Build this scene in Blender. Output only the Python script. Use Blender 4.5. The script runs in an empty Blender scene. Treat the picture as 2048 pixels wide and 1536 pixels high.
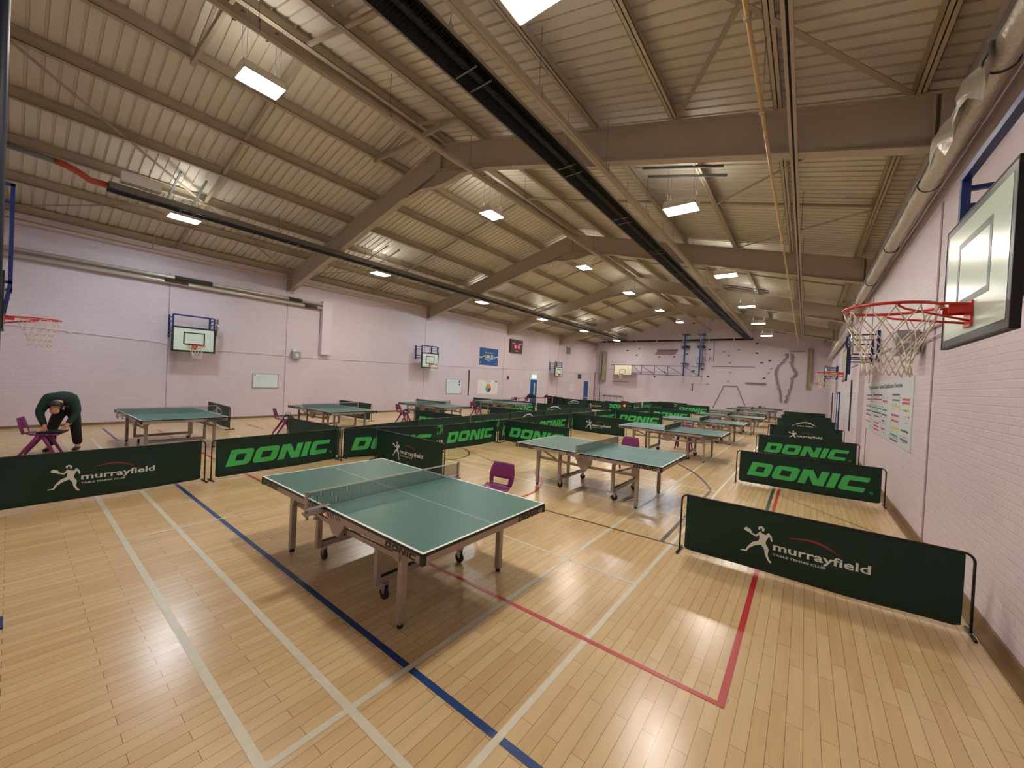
import bpy, bmesh, math, random
from mathutils import Vector, Matrix
random.seed(7)
PI = math.pi
S = bpy.context.scene
COL = S.collection
# ------------------------------------------------------------------ camera, world, exposure
cam = bpy.data.cameras.new('camera'); camo = bpy.data.objects.new('camera', cam); COL.objects.link(camo)
cam.sensor_width = 36.0; cam.lens = 13.489; cam.clip_start = 0.02; cam.clip_end = 200
_r = Vector((0.79292459, 0.60730569, 0.04950145)); _d = Vector((0.04732183, 0.0196175, -0.99868704)); _f = Vector((-0.60747942, 0.79422601, -0.01318362))
camo.matrix_world = Matrix(((_r.x, -_d.x, -_f.x, 0), (_r.y, -_d.y, -_f.y, 0), (_r.z, -_d.z, -_f.z, 1.979), (0, 0, 0, 1)))
S.camera = camo
S.view_settings.view_transform = 'Standard'; S.view_settings.look = 'None'; S.view_settings.gamma = 1
S.view_settings.use_curve_mapping = False
S.view_settings.exposure = 0.72
S.cycles.max_bounces = 7; S.cycles.diffuse_bounces = 5; S.cycles.glossy_bounces = 3; S.cycles.transmission_bounces = 2; S.cycles.caustics_reflective = False; S.cycles.caustics_refractive = False
LAMP = 96.0          # radiance of the luminaire diffusers
UPLAMP = 16.0         # the slot on top of each luminaire
w = bpy.data.worlds.new('world'); S.world = w; w.use_nodes = True
w.node_tree.nodes['Background'].inputs[0].default_value = (0.5, 0.5, 0.5, 1); w.node_tree.nodes['Background'].inputs[1].default_value = 0.0

# hall dimensions (metres)
XL, XR, Y0, Y1 = -16.7, 1.33, -0.62, 35.4
XC = -7.85; SL = 0.261
def rz(x, off=0.0): return 8.0 + off - SL * abs(x - XC)      # top of the rafters

# ------------------------------------------------------------------ helpers
def lin(c): return tuple((v / 12.92 if v <= 0.04045 else ((v + 0.055) / 1.055) ** 2.4) for v in c)
def rgb(r, g, b): return lin((r / 255, g / 255, b / 255)) + (1,)
MATS = {}
def mat(name, col, rough=0.5, metal=0.0, noise=0.0, nscale=8.0, bump=0.0, spec=0.5, emit=None, estr=0.0, coat=0.0, alpha=None):
    if name in MATS: return MATS[name]
    m = bpy.data.materials.new(name); m.use_nodes = True; nt = m.node_tree
    p = nt.nodes['Principled BSDF']
    p.inputs['Base Color'].default_value = col; p.inputs['Roughness'].default_value = rough; p.inputs['Metallic'].default_value = metal
    p.inputs['Specular IOR Level'].default_value = spec; p.inputs['Coat Weight'].default_value = coat
    if emit: p.inputs['Emission Color'].default_value = emit; p.inputs['Emission Strength'].default_value = estr
    if alpha is not None: p.inputs['Alpha'].default_value = alpha
    if noise or bump:
        tc = nt.nodes.new('ShaderNodeTexCoord'); n = nt.nodes.new('ShaderNodeTexNoise')
        n.inputs['Scale'].default_value = nscale; n.inputs['Detail'].default_value = 4
        nt.links.new(tc.outputs['Object'], n.inputs['Vector'])
        if noise:
            mx = nt.nodes.new('ShaderNodeMix'); mx.data_type = 'RGBA'; mx.blend_type = 'MULTIPLY'
            rp = nt.nodes.new('ShaderNodeMapRange'); rp.inputs['From Min'].default_value = .3; rp.inputs['From Max'].default_value = .7
            rp.inputs['To Min'].default_value = 1 - noise; rp.inputs['To Max'].default_value = 1 + noise * .3
            nt.links.new(n.outputs['Fac'], rp.inputs['Value'])
            mx.inputs[0].default_value = 1; mx.inputs[6].default_value = col
            nt.links.new(rp.outputs['Result'], mx.inputs[7]); nt.links.new(mx.outputs[2], p.inputs['Base Color'])
        if bump:
            b = nt.nodes.new('ShaderNodeBump'); b.inputs['Strength'].default_value = bump; b.inputs['Distance'].default_value = .01
            nt.links.new(n.outputs['Fac'], b.inputs['Height']); nt.links.new(b.outputs['Normal'], p.inputs['Normal'])
    MATS[name] = m; return m

class MB:
    """collects boxes, bars, tubes and polygons for ONE mesh"""
    def __init__(s): s.v = []; s.f = []; s.m = []; s.sm = []; s.cur = 0
    def face(s, idx, smooth=False): s.f.append(idx); s.m.append(s.cur); s.sm.append(smooth)
    def mesh(s, vs, fs, smooth=False):
        b = len(s.v); s.v += [tuple(v) for v in vs]
        for f in fs: s.face([b + i for i in f], smooth)
    def box(s, x0, x1, y0, y1, z0, z1):
        s.mesh([(x0, y0, z0), (x1, y0, z0), (x1, y1, z0), (x0, y1, z0), (x0, y0, z1), (x1, y0, z1), (x1, y1, z1), (x0, y1, z1)],
               [(0, 3, 2, 1), (4, 5, 6, 7), (0, 1, 5, 4), (1, 2, 6, 5), (2, 3, 7, 6), (3, 0, 4, 7)]); return s
    def bar(s, a, b, w, h, up=(0, 0, 1)):
        a, b, up = Vector(a), Vector(b), Vector(up); d = (b - a).normalized()
        sd = d.cross(up)
        if sd.length < 1e-4: sd = d.cross(Vector((1, 0, 0)))
        sd.normalize(); u = sd.cross(d).normalized()
        vs = []
        for p in (a, b):
            for i, j in ((-1, -1), (1, -1), (1, 1), (-1, 1)): vs.append(p + sd * (w / 2 * i) + u * (h / 2 * j))
        s.mesh(vs, [(0, 3, 2, 1), (4, 5, 6, 7), (0, 1, 5, 4), (1, 2, 6, 5), (2, 3, 7, 6), (3, 0, 4, 7)]); return s
    def tube(s, path, r, n=10, closed=False, smooth=True):
        P = [Vector(p) for p in path]; R = r if isinstance(r, (list, tuple)) else [r] * len(P)
        k = len(P); b = len(s.v); prev = None
        for i, p in enumerate(P):
            if closed: t = P[(i + 1) % k] - P[i - 1]
            else: t = P[min(i + 1, k - 1)] - P[max(i - 1, 0)]
            if t.length < 1e-9: t = Vector((0, 0, 1))
            t.normalize()
            if prev is None:
                a = Vector((0, 0, 1)) if abs(t.z) < .9 else Vector((1, 0, 0))
                prev = (a - t * a.dot(t)).normalized()
            else:
                prev = prev - t * prev.dot(t)
                if prev.length < 1e-6: prev = Vector((1, 0, 0))
                prev.normalize()
            q = t.cross(prev)
            for j in range(n):
                an = 2 * PI * j / n; s.v.append(tuple(p + (prev * math.cos(an) + q * math.sin(an)) * R[i]))
        for i in range(k if closed else k - 1):
            i2 = (i + 1) % k
            for j in range(n): s.face([b + i * n + j, b + i * n + (j + 1) % n, b + i2 * n + (j + 1) % n, b + i2 * n + j], smooth)
        if not closed:
            s.face([b + j for j in reversed(range(n))]); s.face([b + (k - 1) * n + j for j in range(n)])
        return s
    def cyl(s, a, b, r, n=16): return s.tube([a, b], r, n)
    def prism(s, pts, o, ux, uy, depth):
        """polygon pts (2D) placed at o with axes ux, uy, extruded by the vector depth"""
        o, ux, uy, dp = Vector(o), Vector(ux), Vector(uy), Vector(depth); n = len(pts)
        a = [o + ux * p[0] + uy * p[1] for p in pts]; c = [p + dp for p in a]
        s.mesh(a + c, [tuple(reversed(range(n))), tuple(range(n, 2 * n))] + [(i, (i + 1) % n, n + (i + 1) % n, n + i) for i in range(n)]); return s
    def quad(s, a, b, c, d): s.mesh([a, b, c, d], [(0, 1, 2, 3)]); return s
    def me(s, name, mats):
        me = bpy.data.meshes.new(name); me.from_pydata(s.v, [], s.f)
        for m in (mats if isinstance(mats, (list, tuple)) else [mats]): me.materials.append(m)
        me.polygons.foreach_set('material_index', s.m); me.polygons.foreach_set('use_smooth', s.sm); me.update()
        return me
    def build(s, name, mats, parent=None, **kw):
        o = bpy.data.objects.new(name, s.me(name, mats)); COL.objects.link(o)
        if parent: o.parent = parent
        return props(o, **kw)

def rpart(name, m, parent, build, places):
    """the same small piece several times: each one an object of its own, sharing the mesh"""
    b = MB(); build(b); me = b.me(name, m)
    for p in places:
        o = bpy.data.objects.new(name, me); COL.objects.link(o); o.parent = parent; o.location = p[:3]
        if len(p) > 3: o.rotation_euler = (0, 0, p[3])
def frange(a, b, st):
    r = []
    while a < b - 1e-6: r.append(a); a += st
    return r
def props(o, label=None, cat=None, group=None, kind=None):
    if label: o['label'] = label
    if cat: o['category'] = cat
    if group: o['group'] = group
    if kind: o['kind'] = kind
    return o
def empty(name, loc, rot=0, label=None, cat=None, group=None):
    o = bpy.data.objects.new(name, None); COL.objects.link(o); o.empty_display_size = .1
    o.location = loc; o.rotation_euler = (0, 0, rot); return props(o, label, cat, group)
def dup(root, loc, rot=0, label=None, group=None):
    kids = {}
    for o in list(COL.objects):
        if o.parent: kids.setdefault(o.parent.name, []).append(o)
    def cp(o, par):
        c = o.copy(); COL.objects.link(c)
        if par: c.parent = par
        for ch in kids.get(o.name, []): cp(ch, c)
        return c
    r = cp(root, None); r.location = loc; r.rotation_euler = (0, 0, rot)
    if label: r['label'] = label
    if group: r['group'] = group
    return r
def arc(cx, cy, r, a0, a1, n):
    return [(cx + r * math.cos(a0 + (a1 - a0) * i / n), cy + r * math.sin(a0 + (a1 - a0) * i / n)) for i in range(n + 1)]

# ------------------------------------------------------------------ materials
def brick_mat(name, axes, c1, c2, patch=0.0):
    m = bpy.data.materials.new(name); m.use_nodes = True; nt = m.node_tree; N = nt.nodes; Lk = nt.links
    p = N['Principled BSDF']; p.inputs['Roughness'].default_value = .42; p.inputs['Specular IOR Level'].default_value = .35
    tc = N.new('ShaderNodeTexCoord'); sp = N.new('ShaderNodeSeparateXYZ'); cb = N.new('ShaderNodeCombineXYZ')
    Lk.new(tc.outputs['Object'], sp.inputs[0]); Lk.new(sp.outputs[axes[0]], cb.inputs[0]); Lk.new(sp.outputs[axes[1]], cb.inputs[1])
    br = N.new('ShaderNodeTexBrick'); br.inputs['Scale'].default_value = 1; br.inputs['Brick Width'].default_value = .225
    br.inputs['Row Height'].default_value = .075; br.inputs['Mortar Size'].default_value = .0075; br.inputs['Mortar Smooth'].default_value = .35
    br.inputs['Color1'].default_value = c1; br.inputs['Color2'].default_value = c2
    br.inputs['Mortar'].default_value = tuple(v * .93 for v in c1[:3]) + (1,)
    Lk.new(cb.outputs[0], br.inputs['Vector'])
    no = N.new('ShaderNodeTexNoise'); no.inputs['Scale'].default_value = .45; no.inputs['Detail'].default_value = 5
    Lk.new(tc.outputs['Object'], no.inputs['Vector'])
    rp = N.new('ShaderNodeMapRange'); rp.inputs['From Min'].default_value = .35; rp.inputs['From Max'].default_value = .7
    rp.inputs['To Min'].default_value = .93; rp.inputs['To Max'].default_value = 1.02; Lk.new(no.outputs['Fac'], rp.inputs['Value'])
    mx = N.new('ShaderNodeMix'); mx.data_type = 'RGBA'; mx.blend_type = 'MULTIPLY'; mx.inputs[0].default_value = 1
    Lk.new(br.outputs['Color'], mx.inputs[6]); Lk.new(rp.outputs['Result'], mx.inputs[7]); Lk.new(mx.outputs[2], p.inputs['Base Color'])
    fn = N.new('ShaderNodeTexNoise'); fn.inputs['Scale'].default_value = 60; Lk.new(tc.outputs['Object'], fn.inputs['Vector'])
    ad = N.new('ShaderNodeMath'); ad.operation = 'MULTIPLY_ADD'; ad.inputs[1].default_value = -1.0
    sc = N.new('ShaderNodeMath'); sc.operation = 'MULTIPLY'; sc.inputs[1].default_value = .25; Lk.new(fn.outputs['Fac'], sc.inputs[0])
    Lk.new(br.outputs['Fac'], ad.inputs[0]); Lk.new(sc.outputs[0], ad.inputs[2])
    bp = N.new('ShaderNodeBump'); bp.inputs['Strength'].default_value = .6; bp.inputs['Distance'].default_value = .004
    Lk.new(ad.outputs[0], bp.inputs['Height']); Lk.new(bp.outputs['Normal'], p.inputs['Normal'])
    return m
PINK1, PINK2 = rgb(216, 203, 212), rgb(212, 198, 208)
M_WX = brick_mat('painted_brick_side', (1, 2), PINK1, PINK2)
M_WY = brick_mat('painted_brick_end', (0, 2), PINK1, PINK2)
def floor_mat():
    m = bpy.data.materials.new('maple_strip_floor'); m.use_nodes = True; nt = m.node_tree; N = nt.nodes; Lk = nt.links
    p = N['Principled BSDF']; p.inputs['Specular IOR Level'].default_value = .5
    tc = N.new('ShaderNodeTexCoord'); sp = N.new('ShaderNodeSeparateXYZ'); cb = N.new('ShaderNodeCombineXYZ')
    Lk.new(tc.outputs['Object'], sp.inputs[0]); Lk.new(sp.outputs[1], cb.inputs[0]); Lk.new(sp.outputs[0], cb.inputs[1])
    br = N.new('ShaderNodeTexBrick'); br.inputs['Scale'].default_value = 1; br.inputs['Brick Width'].default_value = .62
    br.inputs['Row Height'].default_value = .082; br.inputs['Mortar Size'].default_value = .0014; br.inputs['Mortar Smooth'].default_value = .1
    br.inputs['Color1'].default_value = rgb(210, 182, 138); br.inputs['Color2'].default_value = rgb(200, 168, 122); br.inputs['Mortar'].default_value = rgb(120, 88, 54)
    br.offset = .37; br.offset_frequency = 2; br.squash_frequency = 3; br.squash = 1.0; br.inputs['Bias'].default_value = -.1
    Lk.new(cb.outputs[0], br.inputs['Vector'])
    # long grain
    mp = N.new('ShaderNodeMapping'); mp.inputs['Scale'].default_value = (16, 1.6, 1); Lk.new(tc.outputs['Object'], mp.inputs['Vector'])
    g = N.new('ShaderNodeTexNoise'); g.inputs['Scale'].default_value = 1; g.inputs['Detail'].default_value = 6; g.inputs['Roughness'].default_value = .62
    Lk.new(mp.outputs[0], g.inputs['Vector'])
    rp = N.new('ShaderNodeMapRange'); rp.inputs['From Min'].default_value = .3; rp.inputs['From Max'].default_value = .72
    rp.inputs['To Min'].default_value = .91; rp.inputs['To Max'].default_value = 1.04; Lk.new(g.outputs['Fac'], rp.inputs['Value'])
    mx = N.new('ShaderNodeMix'); mx.data_type = 'RGBA'; mx.blend_type = 'MULTIPLY'; mx.inputs[0].default_value = 1
    Lk.new(br.outputs['Color'], mx.inputs[6]); Lk.new(rp.outputs['Result'], mx.inputs[7])
    # sparse dark splits and knots along the strips
    mp2 = N.new('ShaderNodeMapping'); mp2.inputs['Scale'].default_value = (42, 7, 1); Lk.new(tc.outputs['Object'], mp2.inputs['Vector'])
    k = N.new('ShaderNodeTexNoise'); k.inputs['Scale'].default_value = 1; k.inputs['Detail'].default_value = 2; Lk.new(mp2.outputs[0], k.inputs['Vector'])
    kr = N.new('ShaderNodeMapRange'); kr.inputs['From Min'].default_value = .72; kr.inputs['From Max'].default_value = .80
    kr.inputs['To Min'].default_value = 0; kr.inputs['To Max'].default_value = .75; Lk.new(k.outputs['Fac'], kr.inputs['Value'])
    mx2 = N.new('ShaderNodeMix'); mx2.data_type = 'RGBA'; Lk.new(kr.outputs['Result'], mx2.inputs[0]); Lk.new(mx.outputs[2], mx2.inputs[6]); mx2.inputs[7].default_value = rgb(110, 78, 50)
    # broad worn patches
    b = N.new('ShaderNodeTexNoise'); b.inputs['Scale'].default_value = .7; b.inputs['Detail'].default_value = 3; Lk.new(tc.outputs['Object'], b.inputs['Vector'])
    r3 = N.new('ShaderNodeMapRange'); r3.inputs['To Min'].default_value = .9; r3.inputs['To Max'].default_value = 1.08; Lk.new(b.outputs['Fac'], r3.inputs['Value'])
    mx3 = N.new('ShaderNodeMix'); mx3.data_type = 'RGBA'; mx3.blend_type = 'MULTIPLY'; mx3.inputs[0].default_value = 1
    Lk.new(mx2.outputs[2], mx3.inputs[6]); Lk.new(r3.outputs['Result'], mx3.inputs[7]); Lk.new(mx3.outputs[2], p.inputs['Base Color'])
    r4 = N.new('ShaderNodeMapRange'); r4.inputs['From Min'].default_value = .3; r4.inputs['From Max'].default_value = .7
    r4.inputs['To Min'].default_value = .22; r4.inputs['To Max'].default_value = .27; Lk.new(g.outputs['Fac'], r4.inputs['Value']); Lk.new(r4.outputs['Result'], p.inputs['Roughness'])
    bp = N.new('ShaderNodeBump'); bp.inputs['Strength'].default_value = .18; bp.inputs['Distance'].default_value = .002; bp.invert = True
    Lk.new(br.outputs['Fac'], bp.inputs['Height']); Lk.new(bp.outputs['Normal'], p.inputs['Normal'])
    return m
M_FLOOR = floor_mat()
M_ROOF = mat('roof_sheet_paint', rgb(212, 206, 192), .45, noise=.08, nscale=.6)
M_PURLIN = mat('purlin_paint', rgb(184, 172, 150), .55, noise=.08, nscale=3)
M_RAFTER = mat('rafter_paint', rgb(180, 168, 150), .55, noise=.06, nscale=2)
M_BRACE = mat('brace_paint', rgb(160, 148, 128), .5)
M_LW = mat('line_white', rgb(206, 200, 178), .35, noise=.08, nscale=14)
M_LC = mat('line_cream', rgb(214, 190, 140), .35)
M_LB = mat('line_blue', rgb(28, 62, 118), .35, noise=.08, nscale=14)
M_LR = mat('line_red', rgb(178, 44, 48), .35, noise=.06, nscale=14)
M_LK = mat('line_black', rgb(62, 60, 58), .4, noise=.08, nscale=14)
M_TOP = mat('table_green', rgb(62, 106, 98), .42, spec=.4)
M_TW = mat('table_white', rgb(225, 235, 232), .45)
M_EDGE = mat('edge_black', rgb(22, 20, 20), .4)
M_SILV = mat('frame_silver', rgb(165, 152, 145), .38, metal=.25)
M_SILV2 = mat('frame_dark', rgb(70, 66, 66), .45, metal=.3)
M_RUB = mat('rubber_black', rgb(20, 20, 22), .6)
M_CHROME = mat('chrome', rgb(190, 190, 195), .15, metal=1)
M_NET = mat('net_green', rgb(40, 62, 62), .7)
M_TAPE = mat('net_tape', rgb(200, 196, 186), .7)
M_BAN = mat('banner_cloth', rgb(8, 46, 38), .5, noise=.12, nscale=2.5, spec=.4)
M_BAN2 = mat('banner_cloth_dull', rgb(22, 58, 48), .6, noise=.12, nscale=2.5)
M_GRN = mat('print_green', rgb(66, 186, 98), .5)
M_PW = mat('print_white', rgb(215, 220, 215), .5)
M_PR = mat('print_red', rgb(150, 48, 40), .5)
M_TUBE = mat('tube_black', rgb(24, 18, 20), .35)
M_PUR = mat('chair_purple', rgb(122, 34, 100), .38, noise=.04, nscale=6)
M_NAVY = mat('navy_paint', rgb(22, 46, 110), .35)
M_BOARD = mat('board_white', rgb(205, 222, 208), .22, spec=.6)
M_BKB = mat('board_black', rgb(34, 36, 38), .35)
M_RED = mat('hoop_red', rgb(205, 52, 40), .35)
M_CORD = mat('net_cord', rgb(222, 214, 196), .8)
M_BLACK = mat('black_cloth', rgb(18, 18, 20), .8, noise=.15, nscale=20)
M_WOOD = mat('skirting_wood', rgb(128, 98, 66), .5, noise=.15, nscale=5)
M_FOIL = mat('foil_wrap', rgb(214, 210, 196), .32, metal=.45, bump=1.0, nscale=26, noise=.12)
M_WHITE = mat('white_paint', rgb(225, 225, 222), .5)
M_GREY = mat('grey_plastic', rgb(150, 152, 155), .45)
M_HEAT = mat('heater_black', rgb(30, 30, 32), .35, metal=.4)
M_HREF = mat('heater_reflector', rgb(150, 145, 140), .3, metal=.7)
M_GALV = mat('galvanised', rgb(120, 122, 122), .4, metal=.5)
M_YPIPE = mat('gas_pipe_paint', rgb(190, 160, 108), .4)
M_ORNG = mat('flex_hose', rgb(176, 76, 44), .45)
M_LAMPBODY = mat('lamp_body', rgb(222, 216, 200), .5)
M_PINKP = mat('pink_paint', rgb(214, 201, 210), .45)
M_JOINT = mat('joint_dark', rgb(158, 130, 146), .7)

# ------------------------------------------------------------------ room shell
fl = MB().box(XL - .3, XR + .3, Y0 - .3, Y1 + .3, -.2, 0).build('floor', M_FLOOR, kind='structure')
WH = rz(XR) + .235
b = MB(); b.box(XR, XR + .3, Y0 - .3, Y1 + .3, 0, WH); wr = b.build('wall_right', M_WX, kind='structure')
b = MB(); b.box(XL - .3, XL, Y0 - .3, Y1 + .3, 0, WH); wl = b.build('wall_left', M_WX, kind='structure')
for nm, y in (('wall_back', Y1), ('wall_front', Y0 - .3)):
    b = MB(); b.prism([(XL - .3, 0), (XR + .3, 0), (XR + .3, rz(XR) + .32), (XC, 8.38), (XL - .3, rz(XL) + .32)], (0, y, 0), (1, 0, 0), (0, 0, 1), (0, .3, 0))
    ww = b.build(nm, M_WY, kind='structure')
    if nm == 'wall_back': wb = ww
# corrugated roof sheets: wide pans with narrow upturned ribs running down each slope
b = MB()
for s in (-1, 1):
    xe = XL - .3 if s < 0 else XR + .3
    ys = []; y = Y0 - .3
    while y < Y1 + .3:
        ys += [(y, 0), (y + .150, 0), (y + .158, .035), (y + .192, .035), (y + .200, 0)]; y += .200
    vs = []; n = len(ys)
    for yy, dz in ys: vs += [(XC, yy, 8.245 + dz), (xe, yy, 8.245 - SL * abs(xe - XC) + dz)]
    fs = [(2 * i, 2 * i + 1, 2 * i + 3, 2 * i + 2) if s > 0 else (2 * i, 2 * i + 2, 2 * i + 3, 2 * i + 1) for i in range(n - 1)]
    b.mesh(vs, fs)
ceil = b.build('ceiling', M_ROOF, kind='structure')
# unseen closing board added above the sheets so no light leaks
b = MB(); b.prism([(XL - .3, rz(XL) + .3), (XC, 8.40), (XR + .3, rz(XR) + .3), (XR + .3, rz(XR) + .36), (XC, 8.46), (XL - .3, rz(XL) + .36)], (0, Y0 - .3, 0), (1, 0, 0), (0, 0, 1), (0, Y1 - Y0 + .6, 0))
b.build('roof_light_blocker', M_ROOF, ceil)

# skirting and wall joints
b = MB(); b.box(XR - .02, XR, Y0, Y1, 0, .1).box(XR - .09, XR - .02, Y0, Y1, 0, .012); b.build('baseboard_right', M_WOOD, kind='structure')
b = MB(); b.box(XL, XL + .02, Y0, Y1, 0, .07); b.build('baseboard_left', M_WOOD, kind='structure')
b = MB(); b.box(XL, XR, Y1 - .02, Y1, 0, .07); b.build('baseboard_back', M_WOOD, kind='structure')
jn = MB()
for y in (3.12, 6.72, 13.8, 20.74, 26.65, 28.1): jn.box(XL, XL + .006, y - .011, y + .011, .07, 4.9)
jn.build('movement_joint', M_JOINT, wl)
jn = MB()
for y, ww in ((7.45, .035), (13.9, .05), (21.1, .03), (28.2, .03)): jn.box(XR - .008, XR, y - ww, y + ww, .1, 4.6)
jn.build('movement_joint', M_JOINT, wr)
# painted pipe casing at the corner of the right wall
b = MB(); b.box(XR - .12, XR, 14.9, 15.35, 0, 2.95); b.build('trim_1', M_PINKP, kind='structure')

# ------------------------------------------------------------------ court lines (painted on the floor)
def line(name, m, segs, z=.0012):
    b = MB()
    for (x0, y0, x1, y1, wd) in segs:
        z += .00004
        d = Vector((x1 - x0, y1 - y0, 0)).normalized(); nrm = Vector((-d.y, d.x, 0)) * wd / 2
        a, c = Vector((x0, y0, z)), Vector((x1, y1, z)); b.quad(a - nrm, c - nrm, c + nrm, a + nrm)
    return b.build(name, m, fl)
def arcline(name, m, cx, cy, r, a0, a1, wd, z=.0012, n=40):
    b = MB(); vs = []
    for i in range(n + 1):
        a = math.radians(a0 + (a1 - a0) * i / n)
        for rr in (r - wd / 2, r + wd / 2): vs.append((cx + rr * math.cos(a), cy + rr * math.sin(a), z))
    b.mesh(vs, [(2 * i, 2 * i + 1, 2 * i + 3, 2 * i + 2) for i in range(n)]); return b.build(name, m, fl)
PW = 13.43  # spacing of long courts down the hall
segs = [(-14.1, .79, -2.03, .79, .05), (-7.95, 1.245, -.6, 1.245, .05), (-2.03, .77, -2.03, 34.0, .045), (-1.25, .4, -1.25, 34.0, .045)]
line('court_line', M_LW, segs, .0018)
line('court_line', M_LW, [(-5.88, .79, -5.88, 4.0, .03), (-2.95, 3.82, -1.25, 3.82, .035), (-15.0, 2.2, -13.6, 2.2, .03), (-13.9, 1.24, -11.2, 1.24, .05)], .0016)
fine = []
for y in (6.24, 6.7, 7.82, 8.29, 11.9, 12.35, 15.9, 16.4, 20.5, 21.0, 25.2, 25.7, 29.5, 30.0, 33.5): fine.append((-7.6, y, -1.25, y, .03))
for y in (3.9, 5.6, 8.2, 9.7, 12.5, 14.2, 17.5, 20.5, 24.0, 28.0, 32.0): fine.append((-16.2, y, -9.0, y, .03))
for x in (-5.0, -11.0, -14.2): fine.append((x, 5.2, x, 34.0, .03))
line('court_line', M_LC, fine, .0014)
line('court_line', M_LB, [(-8.6, 1.67, .2, 1.67, .05), (-15.75, 1.62, -13.2, 1.62, .05)], .0010)
line('court_line', M_LB, [(-7.12, 1.55, -7.12, 1.67, .03)], .0011)
line('court_line', M_LR, [(-14.9, 2.62, -9.5, 2.62, .04), (-8.3, 2.65, -.31, 2.745, .04), (-.33, 2.725, -.33, 33.5, .045), (-7.5, 7.62, -5.2, 6.8, .03)], .0022)
arcline('court_line', M_LR, -5.5, 5.35, 1.8, -75, 60, .05)
line('court_line', M_LK, [(-4.6, 4.94, -.6, 5.12, .03), (-1.6, 9.44, .95, 9.60, .025), (-15.05, 4.9, -13.5, 4.9, .03), (-.86, 9.6, 1.2, 7.4, .02), (-8.0, 6.15, -4.3, 6.75, .03)], .0020)
line('court_line', M_LK, [(-1.37, 5.07, -1.37, 8.25, .05), (-.42, 6.2, -.42, 10.5, .05)], .0013)
arcline('court_line', M_LK, -7.45, 6.55, 6.33, 16, 62, .05, .0021)
arcline('court_line', M_LK, -7.6, 6.55, 1.05, -80, 90, .05, .0021)

# ------------------------------------------------------------------ roof steel
FR = (6.8, 13.95, 21.1, 28.25)
ORD = ('nearest the camera', 'second from the camera', 'third from the camera', 'nearest the climbing wall')
def ibeam_poly(b, pts_top, pts_bot, y, fw=.19, tw=.012, tf=.018):
    """web between two polylines (x,z) in the plane y, flanges along both"""
    n = len(pts_top)
    b.mesh([(p[0], y - tw / 2, p[1]) for p in pts_top] + [(p[0], y - tw / 2, p[1]) for p in pts_bot] +
           [(p[0], y + tw / 2, p[1]) for p in pts_top] + [(p[0], y + tw / 2, p[1]) for p in pts_bot],
           [f for i in range(n - 1) for f in ((i, i + 1, n + i + 1, n + i), (2 * n + i, 3 * n + i, 3 * n + i + 1, 2 * n + i + 1))])
    for pl in (pts_top, pts_bot):
        for i in range(n - 1):
            b.bar((pl[i][0], y, pl[i][1]), (pl[i + 1][0], y, pl[i + 1][1]), fw, tf, (0, 0, 1))
for i, y in enumerate(FR):
    b = MB()
    xe0, xe1 = XL + .02, 1.16
    for xa, xb in ((xe0, XC), (XC, xe1)):
        ibeam_poly(b, [(xa, rz(xa)), (xb, rz(xb))], [(xa, rz(xa) - .63), (xb, rz(xb) - .63)], y)
    r = b.build('portal_rafter', M_RAFTER, kind='structure', label='beige steel portal rafter spanning the hall, ' + ORD[i], group='portal rafters')
    b = MB(); hb = [(-9.35, rz(-9.35) - .64), (-8.6, 7.06), (-8.1, 6.98), (-7.6, 6.98), (-7.1, 7.06), (-6.35, rz(-6.35) - .64)]
    ht = [(p[0], rz(p[0]) - .63) for p in hb]
    ibeam_poly(b, ht, hb, y, .15); b.build('apex_haunch', M_RAFTER, r)
    b = MB(); b.box(XC - .012, XC + .012, y - .1, y + .1, 7.3, 7.98)
    for s in (-1, 1):
        for x in (XL + .12, ) if s < 0 else (1.08,): b.box(x - .01, x + .01, y - .09, y + .09, rz(x) - .62, rz(x) - .02)
    b.build('stiffener_plate', M_RAFTER, r)
    b = MB(); b.box(xe0 - .02, xe0 + .01, y - .14, y + .14, rz(xe0) - .72, rz(xe0) + .02); b.box(1.13, XR, y - .12, y + .12, rz(1.2) - .66, rz(1.2)); b.build('end_plate', M_RAFTER, r)
def purlin(x, label, s):
    b = MB(); z = rz(x, .01); h = .215
    b.box(x - .055, x + .055, Y0 - .25, Y1, z, z + .012); b.box(x - .006, x + .006, Y0 - .25, Y1, z, z + h)
    for q in (-.055, .049): b.box(x + q, x + q + .006, Y0 - .25, Y1, z, z + .022)
    b.box(x - s * .06 if s > 0 else x, x if s > 0 else x - s * .06, Y0 - .25, Y1, z + h - .006, z + h + .002)
    return b.build('roof_purlin', M_PURLIN, kind='structure', label=label, group='roof purlins')
names = ['next to the ridge', 'second down', 'third down', 'fourth down', 'fifth down', 'sixth down']
for s, side in ((-1, 'scoreboard wall'), (1, 'basketball poster wall')):
    purlin(XC + s * .16, 'ridge purlin on the slope towards the ' + side, s)
    for k in range(6):
        purlin(XC + s * (1.49 + 1.462 * k), 'roof purlin ' + names[k] + ' towards the ' + side, s)
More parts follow.
